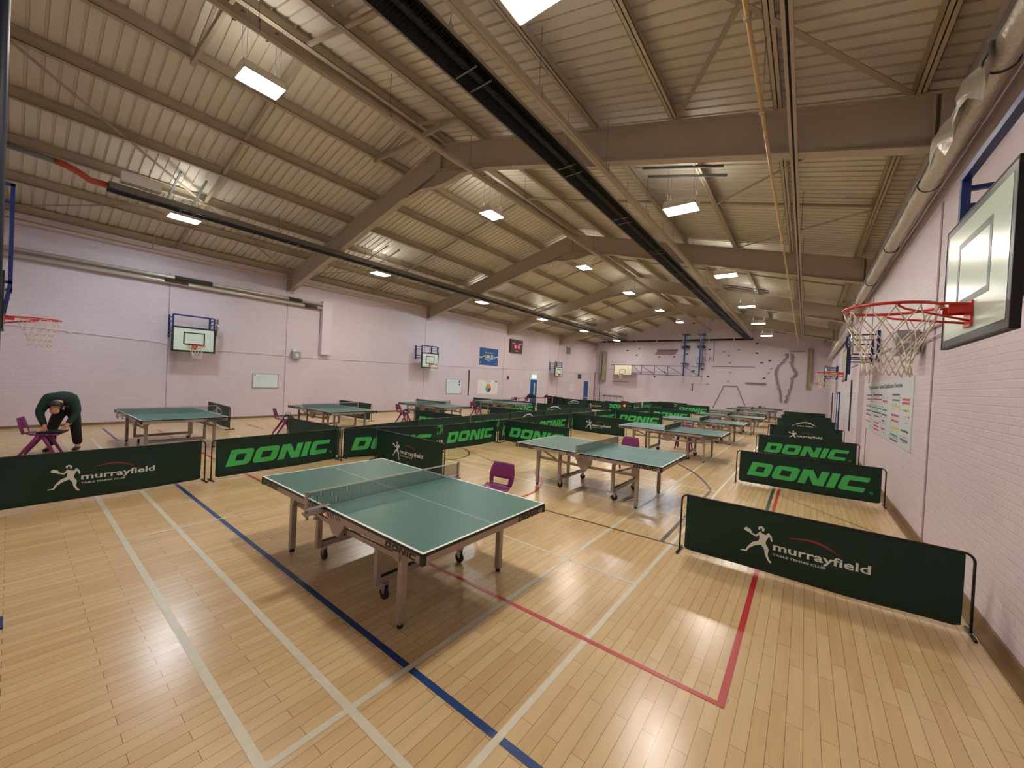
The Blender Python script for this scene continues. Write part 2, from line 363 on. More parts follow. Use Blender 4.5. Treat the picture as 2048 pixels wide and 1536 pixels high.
# struts between purlins at mid bay, and flat diagonal braces
def rp(x, y, o=.02): return (x, y, rz(x, o))
for s in (-1, 1):
    rpart('purlin_strut', M_BRACE, ceil, lambda b: b.bar(rp(XC + s * .2, 0, .06), rp(XC + s * (1.49 + 1.462 * 5), 0, .06), .07, .05), [(0, y, 0) for y in (3.25, 10.4, 17.5, 24.7, 31.8)])
P5 = lambda s, k: XC + s * (1.49 + 1.462 * k)
def X_(x0, y0, x1, y1): b = MB(); b.bar(rp(x0, y0), rp(x1, y1), .07, .012); b.build('wind_brace', M_BRACE, ceil)
for s in (-1, 1):
    for y0, y1 in ((-.35, 3.25), (6.8, 3.25), (6.8, 10.4), (13.95, 10.4), (28.25, 31.8), (Y1, 31.8)):
        X_(P5(s, 5), y0, P5(s, 3), y1) if y0 in (-.35, 6.8, 28.25) else X_(P5(s, 3), y0, P5(s, 5), y1)
    X_(P5(s, 3), 6.8 if s > 0 else 3.25, P5(s, 1) if s < 0 else P5(s, 4), -.2 if s < 0 else 4.3)
# knee braces near the ridge and the walkway beam on which lights hang
for y in (1.95, 5.78):
    b = MB()
    z0 = 7.45
    b.bar((XC - 1.55, y, rz(XC - 1.5) - .02), (XC + 1.55, y, rz(XC + 1.5) - .02), .06, .1)
    b.bar((XC - 1.5, y, rz(XC - 1.5) - .02), (XC - .15, y, 7.95), .05, .05); b.bar((XC + 1.5, y, rz(XC + 1.5) - .02), (XC + .15, y, 7.95), .05, .05)
    b.build('ridge_tie', M_BRACE, ceil)
def rail(name, x, z, y0, y1, label, hook=2.2):
    e = empty(name, (x, (y0 + y1) / 2, z), 0, label, 'ceiling rail')
    oy = (y0 + y1) / 2
    b = MB(); b.box(-.05, .05, y0 - oy, y1 - oy, -.05, .04); b.box(-.012, .012, y0 - oy, y1 - oy, -.062, -.049); b.build('trunking', M_RAFTER, e)
    top = rz(x) - z
    def bh(b):
        b.tube([(-.056, 0, -.05), (-.056, 0, .1), (.056, 0, .1), (.056, 0, -.05)], .006, 6); b.cyl((0, 0, .1), (0, 0, top), .004, 6)
    rpart('hanger', M_GALV, e, bh, [(0, y - oy, 0) for y in frange(y0 + .4, y1, hook)])
    return e
rail('cable_trunking', -6.52, 6.86, Y0 + .1, Y1 - .1, 'beige cable trunking hung along the hall just off the ridge')
rail('curtain_rail', -3.06, 5.83, Y0 + .1, 32.0, 'beige curtain rail running beside the long black heater')
# --- the track near the poster wall with its dark slot, and the yellow gas pipe
e = empty('divider_track', (1.62 * -.18, 17, 5.35), 0, 'steel curtain track with a dark slot high up towards the poster wall', 'ceiling rail')
b = MB(); b.box(-.045, -.012, -17.4, 13, 0, .06).box(.012, .045, -17.4, 13, 0, .06).box(-.045, .045, -17.4, 13, .055, .075); b.build('track', M_RAFTER, e)
b = MB(); b.box(-.012, .012, -17.4, 13, .03, .054); b.build('slot_liner', M_RUB, e)
rpart('hanger', M_GALV, e, lambda b: (b.cyl((.06, 0, .05), (.06, 0, .85), .006, 6), b.bar((-.08, 0, .05), (.09, 0, .05), .03, .01)), [(0, y, 0) for y in range(-16, 13, 3)])
e = empty('gas_pipe', (-.55, 15, 5.2), 0, 'thin ochre gas pipe running the length of the roof beside the curtain track', 'pipe')
b = MB(); b.tube([(0, -15.5, 0), (0, -8, .01), (.02, 2, -.01), (.02, 17, 0)], .021, 10); b.build('pipe', M_YPIPE, e)
rpart('clip', M_BRACE, e, lambda b: (b.cyl((0, -.02, 0), (0, .02, 0), .034, 10), b.cyl((0, 0, .0), (0, 0, .85), .005, 6)), [(0, y, 0) for y in (-11.2, -9.8, -5.0, 0, 5, 10)])
e = empty('gas_pipe', (-16.35, 10, 5.47), 0, 'pale yellow pipe following the eaves above the scoreboard wall', 'pipe')
b = MB(); b.tube([(0, -10.5, 0), (0, 24, .02)], .024, 10); b.tube([(0, -7.4, 0), (1.0, -7.5, .28), (2.6, -7.5, .72)], .016, 8); b.build('pipe', M_YPIPE, e)

# ------------------------------------------------------------------ radiant heaters
def heater(name, x, z, y0, y1, label, wd=.42):
    oy = (y0 + y1) / 2
    e = empty(name, (x, oy, z), 0, label, 'radiant heater')
    b = MB(); h = wd / 2
    prof = [(-h, -.02), (-h * .62, .14), (h * .62, .14), (h, -.02), (h - .012, -.02), (h * .62 - .008, .128), (-h * .62 + .008, .128), (-h + .012, -.02)]
    b.prism(prof, (0, y0 - oy, 0), (1, 0, 0), (0, 0, 1), (0, y1 - y0, 0)); b.build('reflector', M_HREF, e)
    b = MB(); b.prism([(-h + .02, -.018), (-h * .62 + .01, .122), (h * .62 - .01, .122), (h - .02, -.018), (h - .03, -.018), (h * .6 - .01, .112), (-h * .6 + .01, .112), (-h + .03, -.018)], (0, y0 - oy, 0), (1, 0, 0), (0, 0, 1), (0, y1 - y0, 0)); b.build('liner', M_HEAT, e)
    b = MB(); b.cyl((0, y0 - oy, .05), (0, y1 - oy, .05), .05, 14); b.build('radiant_tube', mat('heater_tube', rgb(58, 54, 60), .25, metal=.6), e)
    b = MB(); y = y0 + .02
    k = 0
    st = .05
    while y < y1:                                          # wire guard
        b.bar((-h, y - oy, -.03), (h, y - oy, -.03), .003, .003); y += st
        if y > 12: st = .12
    for i in range(15): xx = -h + wd * i / 14; b.bar((xx, y0 - oy, -.03), (xx, y1 - oy, -.03), .003, .003)
    g = b.build('wire_guard', M_HEAT, e)
    rpart('bracket', M_GALV, e, lambda b: b.bar((-h * .75, 0, -.036), (h * .75, 0, -.036), .02, .012), [(0, y + k - oy, 0) for y in frange(y0 + 1.3, y1 - .4, 2.6) for k in (0, .28)])
    t = rz(x) - z
    rpart('hanger_chain', M_GALV, e, lambda b: (b.tube([(-.1, 0, .14), (0, 0, .4), (.1, 0, .14)], .005, 6), b.cyl((0, 0, .4), (0, 0, t), .005, 6)), [(0, y - oy, 0) for y in frange(y0 + .7, y1, 2.9)])
    return e
ZH = 5.92
heater('radiant_heater', -.985 * 3.94 + .23, ZH, Y0 + .2, 34.75, 'long black mesh-covered radiant tube heater running down the poster side of the roof', .5)
hl = heater('radiant_heater', -13.0, ZH, 1.28, 34.75, 'long dark radiant heater hung over the scoreboard side with a white burner box', .4)
b = MB(); b.box(.02, .25, -16.55, -15.85, .2, .42); bb = b.build('burner_box', M_WHITE, hl)
e = empty('flue_hose', (-13.0, 0, ZH), 0, 'orange flexible hose feeding the scoreboard side heater', 'hose')
b = MB(); b.tube([(.0, 1.27, .06), (.0, 1.0, .06), (0.02, .85, .14), (-.02, .62, .24), (-.05, .5, .26)], .07, 12); b.build('orange_hose', M_ORNG, e)
b = MB(); b.tube([(-.05, .5, .26), (-.05, .3, .27), (-.05, -.5, .3)], .06, 12); b.build('steel_flue', M_GALV, e)
e = empty('heater_header', (-9.5, 34.9, 6.0), 0, 'black header tube across the climbing wall joining the two heaters', 'radiant heater')
b = MB(); b.tube([(-6.4, 0, 0), (6.1, 0, 0)], .075, 12); b.build('header_tube', M_HEAT, e)
rpart('hanger', M_WHITE, e, lambda b: b.cyl((0, 0, .07), (0, 0, 1.1), .02, 8), [(x, 0, 0) for x in (-.2, 2.8)])
rpart('collar', M_WHITE, e, lambda b: b.cyl((-.03, 0, 0), (.03, 0, 0), .09, 12), [(x, 0, 0) for x in (-5.9, -3.0, -1.2, 1, 3, 4.8)])
b = MB(); b.tube([(-6.3, 0, -.05), (-7.0, .0, -.85), (-7.2, 0, -.98), (-7.25, 0, -1.0)], .06, 10); b.build('flue', M_PINKP, e)

# ------------------------------------------------------------------ luminaires
M_DIFF = mat('lamp_diffuser', (1, 1, 1, 1), .5, emit=(1.0, .93, .82, 1), estr=LAMP)
M_DIFC = mat('lamp_diffuser_cool', (1, 1, 1, 1), .5, emit=(.80, .92, 1.0, 1), estr=LAMP)
M_UP = mat('lamp_uplight', (1, 1, 1, 1), .5, emit=(1.0, .95, .85, 1), estr=UPLAMP)
M_CHAN = mat('dark_channel', rgb(92, 94, 96), .5, metal=.3)
def luminaire(loc, rot, drop, label, cool=False):
    L, Wd = .66, .46
    e = empty('hall_light', loc, rot, label, 'ceiling light', 'suspended hall lights')
    b = MB(); l, w_ = L / 2, Wd / 2
    vs = [(-l, -w_, 0), (l, -w_, 0), (l, w_, 0), (-l, w_, 0), (-l + .01, -w_ + .07, .15), (l - .01, -w_ + .07, .15), (l - .01, w_ - .07, .15), (-l + .01, w_ - .07, .15)]
    b.mesh(vs, [(0, 1, 5, 4), (1, 2, 6, 5), (2, 3, 7, 6), (3, 0, 4, 7), (4, 5, 6, 7)]); 
    b.box(-l, l, -w_, -w_ + .015, -.03, 0).box(-l, l, w_ - .015, w_, -.03, 0).box(-l, -l + .015, -w_, w_, -.03, 0).box(l - .015, l, -w_, w_, -.03, 0)
    b.build('housing', M_LAMPBODY, e)
    b = MB(); b.box(-l + .02, -.01, -w_ + .02, w_ - .02, -.02, -.012).box(.01, l - .02, -w_ + .02, w_ - .02, -.02, -.012); b.build('diffuser', M_DIFC if cool else M_DIFF, e)
    b = MB(); b.box(-.29, .29, -.1, .1, .152, .156); b.build('uplight_slot', M_UP, e)
    drop = rz(loc[0]) - loc[2] - .01
    sl = SL if loc[0] < XC else -SL; ridge = abs(loc[0] - XC) < 1
    for k in (-1, 1):
        b = MB()
        if rot: b.bar((k * .26, .8, drop - .8 * sl * 1), (k * .26, -.8 if not ridge else .1, drop + (.8 if not ridge else -.1) * sl), .04, .04)
        else: b.bar((-.8, k * .2, drop - .8 * sl), (.8, k * .2, drop + .8 * sl), .04, .04)
        b.build('support_channel', M_CHAN, e)
        for q in (-1, 1):
            b = MB(); x, y = (k * .26, q * .12) if rot else (q * .26, k * .12); t_ = drop + (-y if rot else x) * sl
            b.cyl((x, y, .15), (x, y, t_), .0035, 5); b.build('wire', M_GALV, e)
    return e
RY = (3.0, 8.55, 14.3, 20.0, 25.3, 31.0)
rowtxt = ('first', 'second', 'third', 'fourth', 'fifth', 'sixth')
for i, y in enumerate(RY):
    luminaire((-2.27, y, 5.76), 0, .62, rowtxt[i] + ' hall light from the camera in the row above the poster wall side')
for i, y in enumerate((2.55, 8.75, 14.85, 20.1, 25.6, 30.7)):
    luminaire((-7.78, y, 6.92), PI / 2, .85, rowtxt[i] + ' hall light from the camera in the row under the ridge', i > 2)
for i, y in enumerate((2.75, 8.75, 14.7, 20.4, 26.2, 32.5)):
    luminaire((-13.45, y, 5.86), PI / 2, .62, rowtxt[i] + ' hall light from the camera in the row towards the scoreboard wall', i in (0, 2))

# ------------------------------------------------------------------ lettering
def slanted(w_, h, sh): return lambda p: (p[0] * w_ + sh * p[1] * h, p[1] * h)
def word_polys():
    """the wide slanted five letter word, unit height, returns list of convex-ish polygons and its width"""
    t = .30; out = []; x = 0
    def add(poly): out.append([(x + px, py) for px, py in poly])
    # D
    W = 1.28
    add([(0, 0), (.40, 0), (.40, 1), (0, 1)]); add([(.40, 0), (W - .22, 0), (W - .08, .06), (W, .2), (W, t), (.40, t)]); add([(.40, 1 - t), (W, 1 - t), (W, .82), (W - .06, .95), (W - .2, 1), (.40, 1)]); add([(W - .40, t), (W, t), (W, 1 - t), (W - .40, 1 - t)])
    x += W + .14
    W = 1.36
    add([(0, t), (0, .18), (.07, .05), (.2, 0), (W - .22, 0), (W - .08, .06), (W, .2), (W, t)]); add([(0, 1 - t), (W, 1 - t), (W, .82), (W - .06, .95), (W - .2, 1), (.22, 1), (.08, .94), (0, .8)])
    add([(0, t), (.40, t), (.40, 1 - t), (0, 1 - t)]); add([(W - .40, t), (W, t), (W, 1 - t), (W - .40, 1 - t)])
    x += W + .14
    W = 1.36
    add([(0, 0), (.40, 0), (.40, 1), (0, 1)]); add([(.40, .62), (.40, 1), (.52, 1), (W - .40, .38), (W - .40, 0), (W - .52, 0)]); add([(W - .40, 0), (W, 0), (W, 1), (W - .40, 1)])
    x += W + .14
    add([(0, 0), (.42, 0), (.42, 1), (0, 1)]); x += .42 + .14
    W = 1.28
    add([(0, t), (0, .18), (.07, .05), (.2, 0), (W, 0), (W, t)]); add([(0, 1 - t), (W, 1 - t), (W, 1), (.22, 1), (.08, .94), (0, .8)]); add([(0, t), (.40, t), (.40, 1 - t), (0, 1 - t)])
    x += W
    return out, x
WP, WW = word_polys()
def slices(poly, step=.055):
    xs = [p[0] for p in poly]; a, z = min(xs), max(xs); k = max(1, int(math.ceil((z - a) / step))); out = []
    for i in range(k):
        lo, hi = a + (z - a) * i / k, a + (z - a) * (i + 1) / k; P = list(poly)
        for s, lim in ((1, lo), (-1, hi)):
            Q = []
            for j in range(len(P)):
                p, q = P[j], P[(j + 1) % len(P)]; dp, dq = s * (p[0] - lim), s * (q[0] - lim)
                if dp >= 0: Q.append(p)
                if (dp > 0 > dq) or (dp < 0 < dq): t = dp / (dp - dq); Q.append((p[0] + (q[0] - p[0]) * t, p[1] + (q[1] - p[1]) * t))
            P = Q
        if len(P) >= 3: out.append(P)
    return out
def word(b, x0, z0, width, h, place, sh=.32):
    """place(x, z) -> 3D point just in front of the surface"""
    k = (width - sh * h) / WW
    for pl in WP:
        for q in slices([(x0 + p[0] * k + sh * p[1] * h, z0 + p[1] * h) for p in pl]): b.mesh([place(*p) for p in q], [tuple(range(len(q)))])
_fc = {}
def text_tris(txt):
    if txt in _fc: return _fc[txt]
    c = bpy.data.curves.new('t', 'FONT'); c.body = txt; c.resolution_u = 3; c.offset = .018
    o = bpy.data.objects.new('t', c); COL.objects.link(o)
    dg = bpy.context.evaluated_depsgraph_get(); me = bpy.data.meshes.new_from_object(o.evaluated_get(dg))
    vs = [(v.co.x, v.co.y) for v in me.vertices]; fs = [tuple(p.vertices) for p in me.polygons]
    bpy.data.objects.remove(o); bpy.data.curves.remove(c); bpy.data.meshes.remove(me)
    x0 = min(v[0] for v in vs); x1 = max(v[0] for v in vs); y0 = min(v[1] for v in vs); y1 = max(v[1] for v in vs)
    _fc[txt] = (vs, fs, x0, x1, y0, y1); return _fc[txt]
def text(b, txt, xa, xb, za, zb, place):
    vs, fs, x0, x1, y0, y1 = text_tris(txt)
    b.mesh([place(xa + (v[0] - x0) / (x1 - x0) * (xb - xa), za + (v[1] - y0) / (y1 - y0) * (zb - za)) for v in vs], fs)
def stroke(b, pts, ws, place):
    n = len(pts); L = []; R = []
    for i, p in enumerate(pts):
        q = pts[min(i + 1, n - 1)]; o = pts[max(i - 1, 0)]; d = Vector((q[0] - o[0], q[1] - o[1])); d.normalize(); nn = (-d.y, d.x)
        L.append(place(p[0] + nn[0] * ws[i] / 2, p[1] + nn[1] * ws[i] / 2)); R.append(place(p[0] - nn[0] * ws[i] / 2, p[1] - nn[1] * ws[i] / 2))
    b.mesh(L + R, [(i, n + i, n + i + 1, i + 1) for i in range(n - 1)])
def player(b, x, z, s, place):
    P = lambda l: [(x + a * s, z + c * s) for a, c in l]
    W_ = lambda l: [a * s for a in l]
    stroke(b, P([(.0, .16), (.14, .17), (.2, .3), (.34, .45), (.52, .53)]), W_([.03, .05, .06, .11, .12]), place)      # back leg
    stroke(b, P([(.56, .52), (.66, .36), (.66, .2), (.72, .06), (.78, .0)]), W_([.13, .12, .07, .05, .06]), place)       # front leg
    stroke(b, P([(.53, .5), (.55, .62), (.58, .8)]), W_([.2, .17, .26]), place)                                          # torso
    stroke(b, P([(.5, .84), (.38, .7), (.22, .76)]), W_([.07, .06, .045]), place)                                        # bat arm
    stroke(b, P([(.26, .76), (.2, .81), (.12, .84), (.06, .83)]), W_([.03, .11, .12, .05]), place)                       # bat
    stroke(b, P([(.66, .84), (.74, .78), (.78, .64)]), W_([.08, .06, .04]), place)                                       # other arm
    stroke(b, P([(.45, .9), (.45, .97), (.5, 1.0), (.56, .95), (.54, .88)]), W_([.04, .06, .06, .06, .05]), place)       # head
def crescent(b, xa, za, xb, zb, bulge, wmax, place, n=20):
    pts = []; ws = []
    for i in range(n + 1):
        t = i / n; pts.append((xa + (xb - xa) * t + bulge * .35 * math.sin(PI * t), za + (zb - za) * t + bulge * math.sin(PI * t))); ws.append(max(.001, wmax * math.sin(PI * t) ** .7))
    stroke(b, pts, ws, place)

# ------------------------------------------------------------------ court surrounds (barriers)
LB, HB = 2.33, .69
def wave(seed):
    rnd = random.Random(seed); A = [(rnd.uniform(2, 9), rnd.uniform(0, 6), rnd.uniform(.001, .004)) for _ in range(4)]
    def f(x, z):
        k = 1 - max(0, min(1, (z - .04) / .65))
        return sum(a * math.sin(w_ * x + ph + z * 3) for w_, ph, a in A) * (.25 + 1.5 * k)
    return f
def barrier_proto(style, seed, cloth):
    """local x along the banner, printed face towards -y, origin on the floor at mid length"""
    root = empty('court_barrier', (0, 0, 0), 0, 'x', 'barrier', 'green court barriers')
    f = wave(seed); NX, NZ = 48, 10; hw = LB / 2 - .055
    b = MB(); vs = []
    for side in (0, 1):
        for j in range(NZ + 1):
            for i in range(NX + 1):
                x = -hw + 2 * hw * i / NX; t = j / NZ
                zb = .045 - .012 * math.sin(PI * (i / NX)) - (.02 if i in (0, NX) else 0) * -1
                z = zb + (HB - zb) * t
                vs.append((x, f(x, z) + (.0015 if side else -.0015), z))
    n = (NX + 1) * (NZ + 1); fs = []
    for j in range(NZ):
        for i in range(NX):
            a = j * (NX + 1) + i; fs.append((a, a + 1, a + NX + 2, a + NX + 1)); fs.append((n + a, n + a + NX + 1, n + a + NX + 2, n + a + 1))
    b.mesh(vs, fs, True)
    for i in range(NX): fs_ = [(i, n + i, n + i + 1, i + 1)]; b.f.append(list(fs_[0])); b.m.append(0); b.sm.append(False)
    ban = b.build('banner', cloth, root)
    fr = lambda x, z: (x, f(x, z) - .0042, z)
    bk = lambda x, z: (-x, f(-x, z) + .0042, z)
    if style == 'word':
        for pl in (fr, bk):
            b = MB(); word(b, -.965, .2, 1.93, .285, pl); b.build('green_lettering', M_GRN, ban)
            b = MB(); stroke(b, [(.985 + .022 * math.cos(a * PI / 8), .215 + .022 * math.sin(a * PI / 8)) for a in range(17)], [.006] * 17, pl); text(b, 'R', .976, .994, .204, .226, pl); b.build('registered_mark', M_GRN, ban)
    elif style == 'club':
        for pl in (fr, bk):
            b = MB(); player(b, -.53, .15, .36, pl); text(b, 'murrayfield', -.235, .53, .268, .378, pl); text(b, 'TABLE TENNIS CLUB', -.235, .2, .236, .259, pl); b.build('club_logo', M_PW, ban)
            b = MB(); crescent(b, -.12, .455, .31, .395, .055, .018, pl); b.build('red_arc', M_PR, ban)
    elif style == 'arc':
        for pl in (fr, bk):
            b = MB(); crescent(b, -.5, .40, .42, .42, .17, .05, pl); crescent(b, -.5, .40, -.3, .32, -.03, .04, pl); text(b, 'TABLE TENNIS', -.32, .3, .37, .42, pl); b.build('arc_logo', M_PW, ban)
    for s in (-1, 1):
        pass
    # frame: one tube bent down at both ends
    h = LB / 2; r = .07
    path = [(-h, 0, .02), (-h, 0, HB - r)] + [(-h + r + r * math.cos(a), 0, HB - r + r * math.sin(a)) for a in [PI - PI / 2 * i / 5 for i in range(1, 6)]]
    path += [(h - r + r * math.cos(a), 0, HB - r + r * math.sin(a)) for a in [PI / 2 - PI / 2 * i / 5 for i in range(0, 6)]] + [(h, 0, .02)]
    b = MB(); b.tube(path, .0105, 8); b.build('tube_frame', M_TUBE, root)
    for s in (-1, 1):
        b = MB(); b.tube([(s * h, -.13, .013), (s * h, .13, .013)], .0125, 8); b.build('foot', M_TUBE, root)
    return root
PROTO = {}
def barrier(kind, a, c, label, dull=False, seed=0):
    key = (kind, dull, seed % 2)
    ax, ay = a; cx, cy = c; loc = ((ax + cx) / 2, (ay + cy) / 2, 0); rot = math.atan2(cy - ay, cx - ax)
    if key not in PROTO:
        o = PROTO[key] = barrier_proto(kind, 11 + seed, M_BAN2 if dull else M_BAN); o.location = loc; o.rotation_euler = (0, 0, rot); o['label'] = label
        PROTO[key] = o; return o
    return dup(PROTO[key], loc, rot, label)
# beside the poster wall
W_ = 'green barrier by the poster wall, '
barrier('club', (-1.12, 4.98), (1.20, 4.98), W_ + 'white player logo and red arc, nearest the camera', seed=0)
barrier('word', (-1.10, 9.55), (1.22, 9.62), W_ + 'big green letters, second from the camera', seed=0)
barrier('word', (-1.10, 13.6), (1.22, 13.85), W_ + 'big green letters, third from the camera', seed=1)
barrier('club', (-1.10, 18.3), (1.20, 18.6), W_ + 'white player logo, directly before the arc logo one', seed=1)
barrier('arc', (-1.10, 23.1), (1.22, 23.4), W_ + 'large white arc logo', seed=0)
barrier('blank', (-1.10, 27.1), (1.22, 27.4), W_ + 'plain, behind the arc logo one', seed=0)
barrier('blank', (-1.15, 32.2), (1.18, 32.5), W_ + 'plain, farthest from the camera', seed=1)
# long row down the middle, near side
M_ = 'green barrier in the nearer middle row, '
barrier('club', (-7.83, -.31), (-7.96, 2.02), M_ + 'white player logo, at the camera end', seed=0)
barrier('word', (-7.93, 2.10), (-8.10, 4.42), M_ + 'second along, complete green letters', seed=0)
barrier('word', (-8.08, 4.49), (-7.42, 6.70), M_ + 'third along, letters half hidden by a logo divider', seed=1)
barrier('word', (-7.42, 6.79), (-7.44, 9.12), M_ + 'fourth along, complete green letters behind the purple chair', seed=0)
barrier('word', (-7.46, 9.17), (-7.60, 11.45), M_ + 'fifth along, just past the first lettered divider', seed=1)
barrier('word', (-7.62, 11.5), (-7.58, 13.80), M_ + 'sixth along, slanting letters before the third divider', seed=0)
barrier('word', (-7.58, 13.85), (-7.52, 16.1), M_ + 'seventh along, hidden behind the player logo divider', seed=1)
barrier('word', (-7.50, 16.15), (-7.46, 18.4), M_ + 'eighth along, only the last letters showing', seed=0)
barrier('word', (-7.46, 18.5), (-7.40, 20.8), M_ + 'ninth along, behind the fourth divider', seed=1)
barrier('word', (-7.40, 20.9), (-7.36, 23.1), M_ + 'tenth along, thin sliver of letters', seed=0)
barrier('blank', (-7.36, 23.3), (-7.34, 25.6), M_ + 'eleventh along, plain', seed=1)
# far side of the middle aisle
N_ = 'green barrier in the farther middle row, '
barrier('blank', (-8.22, 4.62), (-8.55, 6.90), N_ + 'nearest the camera, plain and sagging', True, 0)
barrier('word', (-8.62, 6.95), (-8.75, 9.25), N_ + 'second along, tops of letters showing', True, 0)
barrier('word', (-8.80, 9.30), (-8.90, 11.6), N_ + 'third along, letter tops showing by a dark post', True, 1)
barrier('arc', (-8.92, 11.65), (-8.86, 13.95), N_ + 'fourth along, behind the row of letters', True, 0)
barrier('word', (-8.88, 14.0), (-8.90, 16.3), N_ + 'fifth along, low slice of letters', True, 0)
barrier('word', (-8.90, 16.35), (-8.88, 18.6), N_ + 'last one before the gap', True, 1)
# dividers across the poster side courts
D_ = 'green divider off the middle row, '
barrier('club', (-7.66, 5.07), (-5.38, 5.02), D_ + 'white player logo, touching the nearest table', seed=0)
barrier('word', (-7.40, 9.42), (-5.12, 9.46), D_ + 'big letters cut off by the second table', seed=1)
barrier('club', (-7.50, 13.95), (-5.19, 13.85), D_ + 'white player logo over open floor', seed=1)
barrier('word', (-7.50, 18.45), (-5.20, 18.55), D_ + 'letters, first of two lettered ones behind the player logo', seed=0)
barrier('word', (-7.30, 23.1), (-5.0, 23.15), D_ + 'letters, second of two lettered ones behind the player logo', seed=1)
barrier('word', (-7.75, 30.9), (-5.50, 31.0), D_ + 'lettered one farthest off, before the climbing wall', seed=0)
barrier('blank', (-9.95, 31.95), (-7.98, 31.0), 'plain green barrier slanting into the farthest lettered divider', seed=1)
# dividers on the scoreboard side
E_ = 'scoreboard side green divider, '
barrier('blank', (-10.60, 4.40), (-8.32, 4.56), E_ + 'creased and plain, beside the purple chair with the open bag', True, 1)
barrier('word', (-11.2, 8.93), (-8.93, 9.06), E_ + 'partly unfolded letters, between second and third tables', seed=1)
barrier('blank', (-11.1, 13.05), (-8.98, 13.2), E_ + 'plain, between third and fourth tables', seed=0)
barrier('word', (-14.35, 17.9), (-12.1, 18.1), E_ + 'bright letters showing under the fourth table', seed=0)
barrier('arc', (-12.0, 18.1), (-9.75, 18.35), E_ + 'white arc logo', seed=0)
barrier('arc', (-14.5, 25.6), (-12.9, 25.7 + .1), E_ + 'arc logo, next to the black cases', seed=0)
barrier('club', (-13.35, 26.0), (-11.05, 26.05), E_ + 'white player logo, by the black cases', seed=0)
barrier('word', (-11.9, 27.1), (-9.65, 27.15), E_ + 'letters, ending at the dark red panel', seed=1)
# small cluster at the back
barrier('club', (-9.85, 26.9), (-9.85, 29.2), 'green barrier in the back cluster, player logo beside the dark red panel', True, 0)
barrier('word', (-9.8, 29.3), (-9.75, 31.6), 'green barrier in the back cluster, letters seen at a steep angle', True, 1)
barrier('arc', (-9.8, 33.2), (-7.55, 33.3), 'green barrier in the back cluster, white arc logo before the climbing wall', seed=0)
# dull one behind each left table
barrier('arc', (-16.2, 4.15), (-13.95, 4.1), 'sagging dark green barrier between the nearest scoreboard side table and the wall', True, 0)
barrier('blank', (-16.1, 8.75), (-13.85, 8.85), 'dark green barrier standing behind the second scoreboard side table', True, 1)
barrier('blank', (-16.1, 12.9), (-13.85, 12.85), 'dark green barrier standing behind the third scoreboard side table', True, 0)
barrier('blank', (-16.4, 17.75), (-14.5, 17.75), 'dark green barrier standing behind the fourth scoreboard side table', True, 1)
e = empty('panel', (-10.15, 26.55, 0), 0, 'dark red folding panel with a round white badge among the barriers', 'panel')
b = MB(); b.box(-.27, .27, -.015, .015, .03, .80); b.build('cloth', mat('dark_red', rgb(70, 20, 22), .6), e)
b = MB(); b.prism(arc(0, .48, .09, 0, 2 * PI, 20)[:-1], (0, -.018, 0), (1, 0, 0), (0, 0, 1), (0, .002, 0)); b.build('badge', M_PW, e)
b = MB(); b.box(-.27, -.25, -.1, .1, 0, .03).box(.25, .27, -.1, .1, 0, .03); b.build('feet', M_RUB, e)

